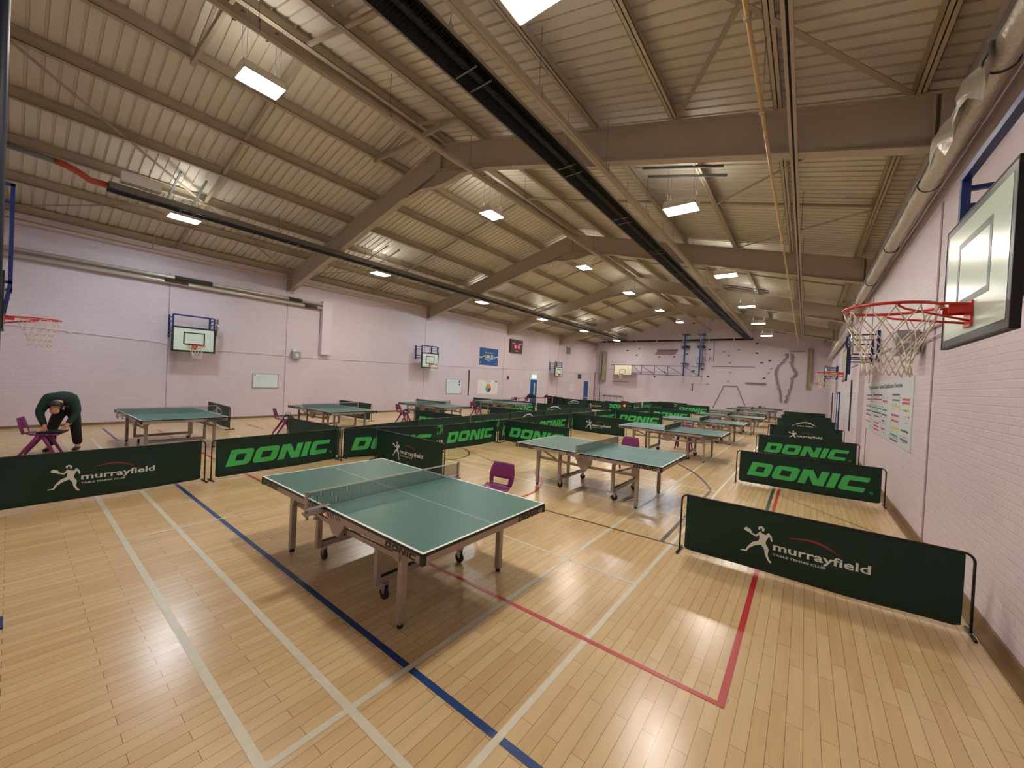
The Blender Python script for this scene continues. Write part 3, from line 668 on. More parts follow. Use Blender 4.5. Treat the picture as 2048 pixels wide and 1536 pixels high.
# ------------------------------------------------------------------ table-tennis tables
def round_rect(x0, x1, y0, y1, r):
    return arc(x1 - r, y1 - r, r, 0, PI / 2, 4) + arc(x0 + r, y1 - r, r, PI / 2, PI, 4) + arc(x0 + r, y0 + r, r, PI, 1.5 * PI, 4) + arc(x1 - r, y0 + r, r, 1.5 * PI, 2 * PI, 4)
TL, TW = 1.37, .7625
def make_table():
    t = empty('table_tennis_table', (0, 0, 0), 0, 'x', 'table tennis table', 'green table-tennis tables')
    for s in (-1, 1):
        x0, x1 = (0.004, TL) if s > 0 else (-TL, -.004)
        b = MB(); b.box(x0, x1, -TW, TW, .738, .759)
        b.cur = 1; z = .7596                                       # white lines
        b.box(x0, x1, -TW, -TW + .02, .759, z).box(x0, x1, TW - .02, TW, .759, z).box(x0, x1, -.0015, .0015, .759, z)
        xe = (x1 - .02, x1) if s > 0 else (x0, x0 + .02); b.box(xe[0], xe[1], -TW + .02, TW - .02, .759, z)
        b.cur = 2                                                  # dark edge band
        b.box(x0, x1, -TW - .003, -TW, .736, .7585).box(x0, x1, TW, TW + .003, .736, .7585)
        xo = (x1, x1 + .003) if s > 0 else (x0 - .003, x0); b.box(xo[0], xo[1], -TW - .003, TW + .003, .736, .7585)
        top = b.build('tabletop', [M_TOP, M_TW, M_EDGE], t)
        # apron frame
        b = MB(); a0, a1 = (.05, TL - .004) if s > 0 else (-TL + .004, -.05)
        b.box(a0, a1, -TW + .003, -TW + .023, .680, .738).box(a0, a1, TW - .023, TW - .003, .680, .738)
        xo = TL - .024 if s > 0 else -TL + .004; b.box(xo, xo + .02, -TW + .023, TW - .023, .680, .738)
        for yy in (-.3, .3): b.box(min(a0, a1), max(a0, a1), yy - .02, yy + .02, .705, .738)
        ap = b.build('apron', M_SILV, t)
        for sy in (-1, 1):
            b = MB(); b.box(s * TL - .028, s * TL + .005, sy * TW - .005 if sy > 0 else -TW - .005, (TW + .005) if sy > 0 else -TW + .028, .676, .738)
            if sy > 0: b = MB(); b.box(s * TL - .028 if s > 0 else -TL - .005, s * TL + .005 if s > 0 else -TL + .028, TW - .028, TW + .005, .676, .738)
            else: b = MB(); b.box(s * TL - .028 if s > 0 else -TL - .005, s * TL + .005 if s > 0 else -TL + .028, -TW - .005, -TW + .028, .676, .738)
            b.build('corner_cap', M_EDGE, t)
        b = MB()
        # printed word on the side aprons near the table ends and on the end apron
        xa = .93 if s > 0 else -1.32
        word(b, xa, .684, .37, .046, lambda x, z: (x, -TW + .0018, z)); word(b, (-xa - .37), .684, .37, .046, lambda x, z: (-x, TW - .0018, z))
        word(b, .33 if s > 0 else .33, .684, .37, .046, (lambda x, z: (TL - .0025, x, z)) if s > 0 else (lambda x, z: (-TL + .0025, -x, z)))
        for sy in (-1, 1):                                         # slanting bars next to the net
            for k in range(5):
                xx = s * (.10 + .045 * k); y = sy * (TW - .0018)
                b.quad((xx, y, .690), (xx + .014, y, .690), (xx + .014 - s * .03, y, .730), (xx - s * .03, y, .730))
        b.build('apron_lettering', M_EDGE, ap)
        for sy in (-1, 1):
            b = MB(); b.prism(round_rect(-.028, .028, -.028, .028, .007), (s * .95, sy * .60, .035), (1, 0, 0), (0, 1, 0), (0, 0, .67)); lg = b.build('leg', M_SILV, t)
            b = MB(); b.cyl((s * .95, sy * .60, 0), (s * .95, sy * .60, .036), .024, 14); b.build('foot', M_RUB, lg)
            b = MB(); yy = sy * .632                                # plate that braces leg to apron
            b.prism([(0, .70), (.0, .56), (.03, .52), (.085, .52), (.085, .60), (.15, .70)], (s * .95 - (.085 if s > 0 else -.085), yy, 0), (s, 0, 0), (0, 0, 1), (0, sy * .004, 0)); b.build('gusset', M_SILV, lg)
        # inner trolley frame of this half
        b = MB(); X = s * .52
        for sy in (-1, 1): b.prism(round_rect(-.025, .025, -.025, .025, .005), (X, sy * .53, .15), (1, 0, 0), (0, 1, 0), (0, 0, .54))
        b.box(X - .02, X + .02, -.53, .53, .15, .205); b.box(X - .018, X + .018, -.53, .53, .60, .64)
        tr = b.build('trolley_frame', M_SILV, t)
        b = MB(); b.box(X - .021, X + .021, -.50, .50, .205, .208); b.build('rubber_strip', M_RUB, tr)
        for sy in (-1, 1):
            b = MB(); cx, cy = X + s * .012, sy * .46
            b.prism([(-.02, .15), (-.03, .09), (.0, .052), (.022, .055), (.03, .15)], (cx, cy - .02, 0), (0, 0, 0) if False else (1, 0, 0), (0, 0, 1), (0, .004, 0)); b.prism([(-.02, .15), (-.03, .09), (.0, .052), (.022, .055), (.03, .15)], (cx, cy + .016, 0), (1, 0, 0), (0, 0, 1), (0, .004, 0)); b.box(cx - .03, cx + .03, cy - .03, cy + .03, .143, .15)
            ca = b.build('caster', M_CHROME, tr)
        for sy in (-1, 1):
            b = MB(); cx, cy = X + s * .012, sy * .46; b.tube([(cx, cy - .015, .052), (cx, cy - .012, .052), (cx, cy + .012, .052), (cx, cy + .015, .052)], [.044, .052, .052, .044], 20); b.build('caster_wheel', M_RUB, tr)
        # rails and folding links
        for sy in (-1, 1):
            b = MB(); y = sy * .572; b.bar((s * .04, y, .50), (s * .92, y, .515), .02, .042); b.bar((s * .60, y * .93, .52), (s * .92, y * .93, .66), .012, .03)
            b.build('side_rail', M_SILV, t)
    for sy in (-1, 1):
        b = MB(); y = sy * .60
        b.prism([(-.13, .70), (.17, .70), (.15, .56), (.06, .46), (-.04, .47), (-.11, .56)], (0, y, 0), (1, 0, 0), (0, 0, 1), (0, sy * .05, 0)); b.build('centre_housing', M_SILV, t)
    b = MB(); b.box(-.03, .03, -.6, .6, .60, .66); b.build('centre_beam', M_SILV, t)
    # net: strands, tape, posts with clamps
    b = MB(); n = 140
    for i in range(n + 1): y = -.905 + 1.81 * i / n; b.bar((0, y, .762), (0, y, .905), .0024, .0024)
    for i in range(12): z = .764 + .0118 * i; b.bar((0, -.905, z), (0, .905, z), .0024, .0024)
    net = b.build('net', M_NET, t)
    b = MB(); b.box(-.003, .003, -.91, .91, .902, .9145); b.build('tape', M_TAPE, net)
    for sy in (-1, 1):
        b = MB(); y = sy * .912; b.box(-.011, .011, y - .011, y + .011, .70, .917); ps = b.build('net_post', M_SILV, t)
        b = MB(); ya, yb = sorted((sy * .70, sy * .93)); b.box(-.035, .035, ya, yb, .712, .735); b.box(-.03, .03, ya, yb, .7605, .766)
        b.cyl((0, sy * .82, .712), (0, sy * .82, .66), .008, 8); b.cyl((0, sy * .82, .672), (0, sy * .82, .655), .022, 12); b.cyl((0, sy * .90, .712), (0, sy * .90, .67), .012, 8); b.build('clamp', M_SILV, ps)
    return t
T0 = make_table()
T0.location = (-3.375, 2.486, 0)
T0['label'] = 'green table-tennis table nearest the camera, with net, black-lettered apron and wheeled silver legs'
TS = [(-3.03, 6.75, 'green table-tennis table second from the camera, in the row beside the poster wall', 0), (-3.03, 11.85, 'green table-tennis table third from the camera, in the row beside the poster wall', .01),
      (-3.03, 16.3, 'green table-tennis table fourth from the camera, in the row beside the poster wall', 0), (-2.8, 20.8, 'green table-tennis table fifth from the camera, in the row beside the poster wall', 0),
      (-3.0, 25.3, 'green table-tennis table sixth from the camera, in the row beside the poster wall', .01), (-2.75, 29.8, 'green table-tennis table seventh from the camera, in the row beside the poster wall', 0),
      (-2.6, 33.3, 'green table-tennis table at the foot of the climbing wall', 0),
      (-12.08, 2.36, 'green table-tennis table nearest the stooping person, on the scoreboard side', .02), (-12.15, 6.35, 'green table-tennis table second along the scoreboard side, behind the open bag chair', 0),
      (-12.25, 10.75, 'green table-tennis table third along the scoreboard side, below the two whiteboards', .01), (-12.5, 15.6, 'green table-tennis table fourth along the scoreboard side, below the gold banner', 0)]
for x, y, lb, r in TS: dup(T0, (x, y, 0), r, lb)

# ------------------------------------------------------------------ chairs
def make_chair():
    """purple one-piece school chair facing -y"""
    t = empty('school_chair', (0, 0, 0), 0, 'x', 'chair', 'purple school chairs')
    # seat shell as a curved slab with thickness
    def slab(fn, nu, nv, th, skip=lambda i, j: False):
        b = MB(); P = [[Vector(fn(i / nu, j / nv)) for j in range(nv + 1)] for i in range(nu + 1)]
        vs = []; N = [[None] * (nv + 1) for _ in range(nu + 1)]
        for i in range(nu + 1):
            for j in range(nv + 1):
                du = P[min(i + 1, nu)][j] - P[max(i - 1, 0)][j]; dv = P[i][min(j + 1, nv)] - P[i][max(j - 1, 0)]
                N[i][j] = du.cross(dv).normalized()
        for sgn in (1, -1):
            for i in range(nu + 1):
                for j in range(nv + 1): vs.append(P[i][j] + N[i][j] * (th / 2 * sgn))
        M = (nu + 1) * (nv + 1); idx = lambda i, j, k: k * M + i * (nv + 1) + j; fs = []
        q = [[not skip(i, j) for j in range(nv)] for i in range(nu)]
        for i in range(nu):
            for j in range(nv):
                if not q[i][j]: continue
                fs.append((idx(i, j, 0), idx(i + 1, j, 0), idx(i + 1, j + 1, 0), idx(i, j + 1, 0))); fs.append((idx(i, j, 1), idx(i, j + 1, 1), idx(i + 1, j + 1, 1), idx(i + 1, j, 1)))
                for di, dj, a, c in ((-1, 0, (i, j), (i, j + 1)), (1, 0, (i + 1, j + 1), (i + 1, j)), (0, -1, (i + 1, j), (i, j)), (0, 1, (i, j + 1), (i + 1, j + 1))):
                    ii, jj = i + di, j + dj
                    if ii < 0 or jj < 0 or ii >= nu or jj >= nv or not q[ii][jj]:
                        fs.append((idx(*a, 0), idx(*c, 0), idx(*c, 1), idx(*a, 1)))
        b.mesh(vs, fs, True); return b
    seat = lambda u, v: ((u - .5) * (.40 + .03 * v), .17 - .40 * v, .435 - .018 * math.sin(PI * v) * math.sin(PI * u) + .012 * (v > .9) * -1 + (.03 * (1 - v * 6) if v < 1 / 6 else 0))
    slab(seat, 12, 12, .022).build('seat', M_PUR, t)
    def back(u, v):
        wd = .36 + .05 * math.sin(PI * min(1, v * 1.2)) - .06 * max(0, v - .8) * 2; a = (u - .5)
        return (a * wd, .175 + .075 * v + .02 - .05 * (1 - (2 * a) ** 2) * .6 + .03, .452 + .325 * v - .012 * (2 * a) ** 2 * (v > .85))
    slab(back, 12, 12, .018, lambda i, j: 1 <= j <= 3 and 2 <= i <= 9).build('backrest', M_PUR, t)
    for s in (-1, 1):
        b = MB(); b.tube([(s * .16, -.02, .425), (s * .19, -.10, .25), (s * .215, -.205, .012), (s * .215, -.206, 0)], [.036, .028, .021, .02], 10); b.build('leg', M_PUR, t)
        b = MB(); b.tube([(s * .16, .02, .425), (s * .19, .12, .25), (s * .22, .275, .012), (s * .22, .276, 0)], [.036, .028, .021, .02], 10); b.build('leg', M_PUR, t)
    b = MB(); b.box(-.17, .17, -.07, .07, .395, .428); b.build('under_rib', M_PUR, t)
    return t
CH = make_chair(); CH.location = (-3.38, 4.07, 0); CH.rotation_euler = (0, 0, .10)
CH['label'] = 'purple chair by the nearest table, slotted back, black flip scorer on its seat'
for x, y, r, lb in ((-3.15, 8.5, .05, 'purple plastic chair whose back shows above the second table'), (-3.05, 13.25, .05, 'purple plastic chair glimpsed behind and under the third table'),
                    (-3.15, 17.9, 0, 'purple plastic chair behind the fourth table beside the poster wall'), (-3.0, 22.6, 0, 'purple plastic chair behind the fifth table beside the poster wall'),
                    (-3.1, 27.2, .1, 'chair behind the sixth table, purple back catching the light'), (-2.5, 34.7, 0, 'purple plastic chair against the climbing wall behind the last table'),
                    (-11.98, .42, PI - .25, 'purple plastic chair the stooping person leans over'), (-12.25, 5.0, PI - .15, 'purple plastic chair with an open black bag, by the second scoreboard side table'),
                    (-12.55, 9.5, PI - .15, 'purple plastic chair with a dark bag, by the third scoreboard side table'), (-12.8, 14.0, PI - .1, 'purple plastic chair with a dark bag, by the fourth scoreboard side table'),
                    (-15.9, 22.2, -PI / 2, 'purple plastic chair tucked at the long desk under the exit door'), (-15.9, 20.9, -PI / 2, 'purple plastic chair at the near end of the long desk'), (-15.6, 30.6, -PI / 2, 'pinkish chair standing beside the far blue door')):
    dup(CH, (x, y, 0), r, lb)

# things lying on the chairs
e = empty('flip_scorer', (-3.38, 3.98, .445), .1, 'black flip scorer lying open on the chair by the nearest table', 'score flipper')
b = MB(); b.box(-.19, .19, -.10, .02, 0, .02); b.build('base', M_RUB, e); b = MB(); b.box(-.16, .16, -.085, -.03, .0205, .024).box(-.16, .16, -.02, .01, .0205, .024); b.build('number_cards', M_GREY, e)
def bag(loc, rot, s, label, name='sports_bag', stripes=True):
    e = empty(name, loc, rot, label, 'bag')
    b = MB(); L = [(-1, .0), (-.95, .28), (-.8, .5), (-.45, .72), (0, .78), (.5, .62), (.85, .4), (1, .2), (1, 0)]
    ring = []
    for i, (x, h) in enumerate(L):
        ring.append([(x * .17 * s, -.11 * s * (1 - abs(x) * .25), 0), (x * .17 * s, -.10 * s * (1 - abs(x) * .3), h * .14 * s), (x * .17 * s, 0, h * .22 * s + .005), (x * .17 * s, .10 * s * (1 - abs(x) * .3), h * .14 * s), (x * .17 * s, .11 * s * (1 - abs(x) * .25), 0)])
    n = len(ring); vs = [p for r_ in ring for p in r_]
    b.mesh(vs, [(i * 5 + j, i * 5 + j + 1, i * 5 + j + 6, i * 5 + j + 5) for i in range(n - 1) for j in range(4)] + [(i * 5 + 4, i * 5, i * 5 + 5, i * 5 + 9) for i in range(n - 1)] + [(0, 4, 3, 2, 1), tuple((n - 1) * 5 + k for k in range(5))], True)
    b.build('body', M_BLACK, e)
    b = MB(); b.tube([(-.08 * s, -.03, .17 * s), (-.05 * s, -.06, .24 * s), (.05 * s, -.06, .24 * s), (.08 * s, -.03, .15 * s)], .008, 6); b.build('handle', M_BLACK, e)
    if stripes:
        b = MB(); b.box(-.12 * s, -.02 * s, -.125 * s, -.113 * s, .03 * s, .10 * s).box(.02 * s, .07 * s, -.125 * s, -.113 * s, .02 * s, .07 * s); b.build('white_patch', M_PW, e)
    return e
bag((-12.25, 5.08, .432), 1.2, .9, 'open black bag with white patches on a purple chair')
bag((-12.55, 9.58, .432), 1.2, .8, 'small black bag on the chair by the third scoreboard side table')
bag((-12.8, 14.08, .432), 1.2, .8, 'small black bag on the chair by the fourth scoreboard side table')
bag((-15.1, 22.0, .75), 1.4, 1.9, 'large heap of a black bag on the long desk', stripes=False)
bag((-15.1, 24.0, .75), 1.6, 1.2, 'smaller dark bag at the far end of the long desk', stripes=False)
e = empty('laptop_tray', (-11.98, .50, .447), PI - .25, 'flat black case open on the chair under the person\'s hands', 'case')
b = MB(); b.box(-.19, .19, -.22, .14, 0, .03); b.build('base', M_BLACK, e); b = MB(); b.box(-.17, .17, -.2, .12, .0305, .036); b.build('flap', M_RUB, e)

# desks, cases and stacked tables at the far left
def desk(x, y, w_, l, label, m=M_SILV2):
    e = empty('folding_desk', (x, y, 0), 0, label, 'desk')
    b = MB(); b.box(-w_ / 2, w_ / 2, -l / 2, l / 2, .725, .745); b.build('desk_top', m, e)
    for sx in (-1, 1):
        for sy in (-1, 1): b = MB(); b.box(sx * (w_ / 2 - .03) - .015, sx * (w_ / 2 - .03) + .015, sy * (l / 2 - .05) - .015, sy * (l / 2 - .05) + .015, 0, .725); b.build('leg', m, e)
    return e
MR = mat('desk_frame', rgb(96, 58, 62), .5)
desk(-15.1, 21.0, .6, 1.75, 'thin-legged dark desk under the scoreboard, nearer half', MR)
desk(-15.1, 23.15, .6, 2.3, 'thin-legged dark desk before the exit door, with a bag at its far end', MR)
desk(-14.6, 30.6, .6, 2.6, 'narrow pale desk in front of the far blue door', M_GREY)
for i, (x, y, lb) in enumerate(((-15.35, 24.9, 'tall black case left of the arc logo divider, nearest the desks'), (-15.0, 25.1, 'black case in the middle of the group by the arc logo divider'), (-14.65, 25.25, 'round-topped black case against the arc logo divider'))):
    e = empty('equipment_case', (x, y, 0), .1 * i, lb, 'case')
    b = MB(); b.prism(round_rect(-.16, .16, -.14, .14, .04), (0, 0, .03), (1, 0, 0), (0, 1, 0), (0, 0, .79 - .02 * i)); b.build('body', M_BLACK, e)
    b = MB(); b.tube([(-.07, 0, .81), (-.06, 0, .85), (.06, 0, .85), (.07, 0, .81)], .01, 6); b.build('handle', M_RUB, e)
    b = MB(); b.cyl((-.1, -.1, .03), (-.1, .1, .03), .03, 10).cyl((.1, -.1, .03), (.1, .1, .03), .03, 10); b.build('wheels', M_RUB, e)
e = empty('trestle_table', (-13.1, 31.3, 0), .05, 'grey metal trestle table stacked with folded frames near the far corner', 'table')
b = MB(); b.box(-.95, .95, -.35, .35, .86, .89); b.build('table_top', M_GREY, e)
b = MB()
for z in (.93, .97, 1.01): b.box(-.8, .75, -.3, .3, z, z + .022)
for x in (-.7, -.2, .3, .7): b.box(x, x + .03, -.3, .3, .89, 1.03)
b.build('folded_frame', M_GREY, e)
for sx in (-.85, -.3, .3, .85):
    b = MB(); b.bar((sx, -.3, 0), (sx, -.3, .86), .035, .035); b.build('leg', M_GREY, e); b = MB(); b.bar((sx, .3, 0), (sx, .3, .86), .035, .035); b.build('leg', M_GREY, e)
b = MB(); b.box(-.85, .85, -.31, -.28, .72, .76).box(-.85, .85, -.31, -.28, .15, .18); b.build('stretcher', M_GREY, e)

# ------------------------------------------------------------------ basketball hoops
def lattice_net(b, cx, z0, n=12, r=(.222, .20, .165, .135, .115, .12), dz=(0, .09, .17, .25, .33, .41), sag=0.0, seed=3):
    rnd = random.Random(seed)
    def pt(k, lv):
        a = 2 * PI * (k + (.5 if lv % 2 else 0)) / n
        return (cx + r[lv] * math.cos(a), r[lv] * math.sin(a), z0 - dz[lv] - rnd.uniform(0, .012))
    P = [[pt(k, lv) for k in range(n)] for lv in range(len(r))]
    for lv in range(len(r) - 1):
        for k in range(n):
            a = P[lv][k]
            for q in ((P[lv + 1][k], P[lv + 1][(k - 1) % n]) if lv % 2 == 0 else (P[lv + 1][k], P[lv + 1][(k + 1) % n])):
                b.tube([a, q], .0035, 5)
    for k in range(n): b.tube([P[0][k], (P[0][k][0], P[0][k][1], z0 + .006)], .004, 4)
def make_hoop(off=.58, ft=3.52, fb=2.92, tall=False):
    """wall hoop: the wall is the plane x=0, the board faces +x"""
    t = empty('basketball_hoop', (0, 0, 0), 0, 'x', 'basketball hoop', 'wall mounted basketball hoops')
    hw, z0, z1 = .57, 2.34, 3.15
    b = MB(); b.box(off - .03, off, -hw + .004, hw - .004, z0 + .004, z1 - .004)
    b.cur = 1; e_ = .0015
    b.box(off, off + e_, -hw + .05, hw - .05, z0 + .05, z1 - .05)
    bd = b.build('backboard', [M_BKB, M_BOARD], t)
    b = MB(); b.box(off - .034, off + .002, -hw - .006, -hw + .004, z0 - .006, z1 + .006).box(off - .034, off + .002, hw - .004, hw + .006, z0 - .006, z1 + .006).box(off - .034, off + .002, -hw, hw, z0 - .006, z0 + .004).box(off - .034, off + .002, -hw, hw, z1 - .004, z1 + .006)
    b.build('edge_strip', M_RUB, bd)
    b = MB(); x = off + .0016; y, za, zb, lw = .285, 2.575, 2.985, .038
    b.box(x, x + .001, -y, y, zb - lw, zb).box(x, x + .001, -y, y, za, za + lw).box(x, x + .001, -y, -y + lw, za + lw, zb - lw).box(x, x + .001, y - lw, y, za + lw, zb - lw)
    b.build('target_square', M_BKB, bd)
    b = MB(); ring = [(off + .345 + .225 * math.cos(2 * PI * i / 36), .225 * math.sin(2 * PI * i / 36), 2.55) for i in range(36)]
    b.tube(ring, .0095, 8, closed=True); rim = b.build('rim', M_RED, t)
    b = MB(); b.box(off + .003, off + .012, -.065, .065, 2.42, 2.57); b.box(off + .012, off + .08, -.065, .065, 2.545, 2.553); b.box(off + .012, off + .10, -.066, -.06, 2.50, 2.553).box(off + .012, off + .10, .06, .066, 2.50, 2.553); b.build('mounting_plate', M_RED, rim)
    for s in (-1, 1):
        b = MB(); b.tube([(off + .012, s * .05, 2.45), (off + .30, s * .20, 2.515), (off + .33, s * .222, 2.53), (off + .335, s * .225, 2.548)], .007, 8); b.tube([(off + .02, s * .06, 2.55), (off + .16, s * .12, 2.55)], .008, 6); b.build('support_rod', M_RED, rim)
    b = MB(); lattice_net(b, off + .345, 2.535); b.build('net', M_CORD, t)
    b = MB()
    b.bar((off - .06, -hw + .03, ft), (off - .06, hw - .03, ft), .045, .045)
    for s in (-1, 1): b.bar((off - .06, s * (hw - .03), z0 + .15), (off - .06, s * (hw - .03), ft), .045, .045)
    b.bar((off - .06, -hw + .03, z0 + .3), (off - .06, hw - .03, z0 + .3), .04, .04)
    b.build('board_frame', M_NAVY, t)
    for s in (-1, 1):
        b = MB(); y = s * (hw - .03)
        b.bar((.03, y, fb - .12), (.03, y, ft + .02), .05, .05)
        for z in (ft - .08, ft - .2, fb + .06, fb - .06): b.bar((.03, y, z), (off - .08, y, z), .03, .03)
        b.build('wall_arm', M_NAVY, t)
        if tall:
            b = MB(); b.bar((off - .1, y, z0 + .1), (off - .1, y, 4.4), .05, .05); b.bar((off + .05, y, 2.95), (off + .05, y, 4.4), .04, .04); b.bar((off - .1, y, 4.38), (off + .07, y, 4.38), .04, .04); b.bar((off - .1, y, 3.0), (off + .07, y, 3.0), .04, .04); b.bar((off + .05, y, 3.0), (off - .02, y, 2.45), .03, .03)
            b.build('lift_frame', M_NAVY, t)
    b = MB(); b.cyl((off - .08, hw + .06, 2.95), (off - .08, hw + .06, ft), .03, 14); b.build('gas_strut', M_CHROME, t)
    return t
H0 = make_hoop(); H0.location = (XR, 3.44, 0); H0.rotation_euler = (0, 0, PI)
H0['label'] = 'basketball hoop nearest the camera, high on the poster wall, white board facing the hall'
dup(H0, (XR, 12.85, 0), PI, 'second basketball hoop along the poster wall, board seen edge on with its net')
dup(H0, (XR, 27.2, 0), PI, 'small basketball hoop near the far end of the poster wall')
dup(H0, (XL, 3.67, 0), 0, 'basketball hoop on the scoreboard wall above the nearest green table there')
dup(H0, (XL, 13.72, 0), 0, 'second basketball hoop along the scoreboard wall, before the gold banner')
dup(H0, (XL, 27.3, 0), 0, 'third basketball hoop along the scoreboard wall, between the two blue doors')
hn = make_hoop(.52, 4.3, 3.1, True); hn.location = (-9.62, Y0 - .02 + .04, 0); hn.rotation_euler = (0, 0, PI / 2)
hn['label'] = 'basketball hoop on a tall navy lifting frame at the left edge of view'
e = empty('winch_post', (-4.6, -.098, 0), 0, 'tall dark navy post cut by the left edge of view', 'post')
b = MB(); b.cyl((0, 0, 0), (0, 0, 7.1), .05, 14); b.build('pole', mat('navy_dark', rgb(10, 20, 48), .5), e)
b = MB(); b.box(-.1, .1, -.1, .1, 0, .012); b.build('base_plate', M_NAVY, e)
# crane hoop on the climbing wall
e = empty('basketball_hoop', (0, 0, 0), 0, 'basketball hoop on a long navy lattice arm in front of the climbing wall', 'basketball hoop')
yb = 34.6
b = MB(); b.box(-14.45, -12.72, yb, yb + .03, 2.83, 3.81); b.cur = 1; b.box(-14.41, -12.76, yb - .002, yb, 2.87, 3.77); bd = b.build('backboard', [M_BKB, mat('board_cream', rgb(222, 218, 190), .4)], e)
b = MB()
for z in (2.95, 3.34): b.box(-13.88, -13.32, yb - .005, yb - .0025, z, z + .04)
for x in (-13.88, -13.36): b.box(x, x + .04, yb - .005, yb - .0025, 2.95, 3.38)
b.build('target_square', M_BKB, bd)
b = MB(); b.tube([(-13.6 + .225 * math.cos(2 * PI * i / 28), yb - .37 + .225 * math.sin(2 * PI * i / 28), 2.93) for i in range(28)], .01, 6, closed=True); b.box(-13.66, -13.54, yb - .15, yb - .003, 2.9, 2.94); rm = b.build('rim', mat('rim_dull', rgb(150, 70, 50), .5), e)
nb = MB(); lattice_net(nb, 0, 0); o = nb.build('net', M_CORD, e); o.location = (-13.6, yb - .37, 2.92)
b = MB()
for z in (3.79, 2.98): b.bar((-14.8 if z > 3 else -12.7, yb + .12, z), (-6.85, yb + .12, z), .045, .045)
xs = [-12.7, -11.9, -10.74, -9.6, -8.32, -7.1]
for x in xs[1:4]: b.bar((x, yb + .12, 2.98), (x, yb + .12, 3.79), .045, .045)
for i in range(5): b.bar((xs[i], yb + .12, 3.77), (xs[i + 1], yb + .12, 3.0), .035, .035)
b.bar((-14.9, yb + .12, 3.36), (-14.45, yb + .12, 3.36), .035, .035)
b.build('lattice_arm', M_NAVY, e)
for x in (-8.32, -7.1):
    b = MB(); b.bar((x, yb + .2, 2.95), (x, yb + .2, 6.5), .09, .09)
    if x > -8: b.bar((x + .17, yb + .2, 4.0), (x + .14, yb + .2, 6.5), .05, .05)
    b.build('mast', M_NAVY, e)
    b = MB()
    for z in (6.48, 5.5, 5.38, 4.03): b.box(x - .28, x + .28, yb + .17, Y1, z - .02, z + .02)
    b.build('wall_bracket', M_NAVY, e)

# ------------------------------------------------------------------ things on the poster wall
def flat(name, side, y0, y1, z0, z1, th, m, label, cat, group=None):
    e = empty(name, ((XR if side > 0 else XL), (y0 + y1) / 2, z0), PI if side > 0 else 0, label, cat, group)
    b = MB(); hw = (y1 - y0) / 2; b.box(0, th, -hw, hw, 0, z1 - z0); b.build('panel', m, e); return e, hw, z1 - z0
def onf(th): return lambda u, v: (th + .001, u, v)
M_POST = mat('poster_paper', rgb(205, 214, 222), .3)
e, hw, hh = flat('wall_chart', 1, 8.45, 14.05, 1.14, 2.33, .012, M_POST, 'large wall chart of coloured boxes headed Qualifications Overview', 'poster')
pl = lambda u, v: (.0132, u, v)
b = MB(); text(b, 'PE Physical Education - National Qualifications Overview', -2.45, 1.95, 1.0, 1.115, pl); b.build('heading', mat('ink_dark', rgb(60, 62, 66), .6), e)
rnd = random.Random(5)
PC = dict(b=rgb(58, 62, 140), r=rgb(205, 60, 78), g=rgb(60, 140, 84), y=rgb(214, 200, 70), p=rgb(120, 70, 140), m=rgb(190, 50, 60), k=rgb(60, 60, 66), o=rgb(200, 110, 80))
def crect(c, u0, u1, v0, v1):
    b = MB(); b.quad(pl(u0, v0), pl(u1, v0), pl(u1, v1), pl(u0, v1)); return b
groups = {}
def R_(c, u0, u1, v): groups.setdefault(c, []).append((u0, u1, v))
for c, v in (('b', .86), ('r', .76), ('g', .58), ('b', .47), ('m', .36), ('o', .2)): R_(c, -2.7, -1.75, v)
for c, v in (('b', .87), ('r', .77), ('g', .57), ('k', .47), ('p', .38), ('r', .23), ('m', .16), ('r', .08)): R_(c, -1.55 if v > .4 else -1.2, -.2 if v > .4 else -.45, v)
for c, v in (('r', .74), ('g', .56), ('k', .46), ('p', .33), ('m', .16)): R_(c, -.05, .5 if v > .4 else .32, v)
for c, v in (('p', .88), ('g', .78), ('y', .67), ('r', .50), ('r', .40), ('y', .26), ('g', .14), ('p', .05)): R_(c, 1.05, 1.75, v)
for c, v in (('r', .80), ('r', .74), ('y', .62), ('g', .28), ('p', .13)): R_(c, 2.0, 2.6, v)
for c, L in groups.items():
    b = MB()
    for u0, u1, v in L: b.quad(pl(u0, v), pl(u1, v), pl(u1, v + .035), pl(u0, v + .035))
    b.build('coloured_bars', mat('chart_' + c, PC[c], .5), e)
b = MB()
for k in range(170):
    u = rnd.uniform(-2.65, 2.6); v = rnd.choice([.11, .19, .29, .43, .53, .63, .72, .83]) + rnd.uniform(-.01, .01); 
    if .55 < u < 1.0 or 1.78 < u < 1.95: continue
    b.quad(pl(u, v), pl(u + rnd.uniform(.05, .16), v), pl(u + .1, v + .012), pl(u, v + .012))
for u0, u1 in ((-2.72, -1.73), (-1.57, -.18), (-.07, .52), (1.03, 1.77)):
    for u in (u0, u1): b.quad(pl(u, .05), pl(u + .008, .05), pl(u + .008, .89), pl(u, .89))
b.build('fine_print', mat('ink_grey', rgb(110, 115, 130), .6), e)
e = empty('warning_box', (XR, 8.1, 2.62), PI, 'grey metal box with a lens, fixed below the pipe beside the nearest hoop', 'wall light')
b = MB(); b.prism([(.06, 0), (.30, .0), (.30, .04), (.30, .36), (.20, .36), (.06, .36)], (0, -.17, 0), (1, 0, 0), (0, 0, 1), (0, .34, 0)); b.build('housing', M_GREY, e)
b = MB(); b.box(0, .06, -.07, .07, .05, .32); b.build('wall_bracket', M_GREY, e)
b = MB(); b.tube([(.10, .172, .18), (.24, .178, .18)], [.02, .02], 10); b.box(.302, .306, -.13, .13, .04, .30); b.build('lens', mat('lens', rgb(200, 215, 220), .1, spec=.8), e)
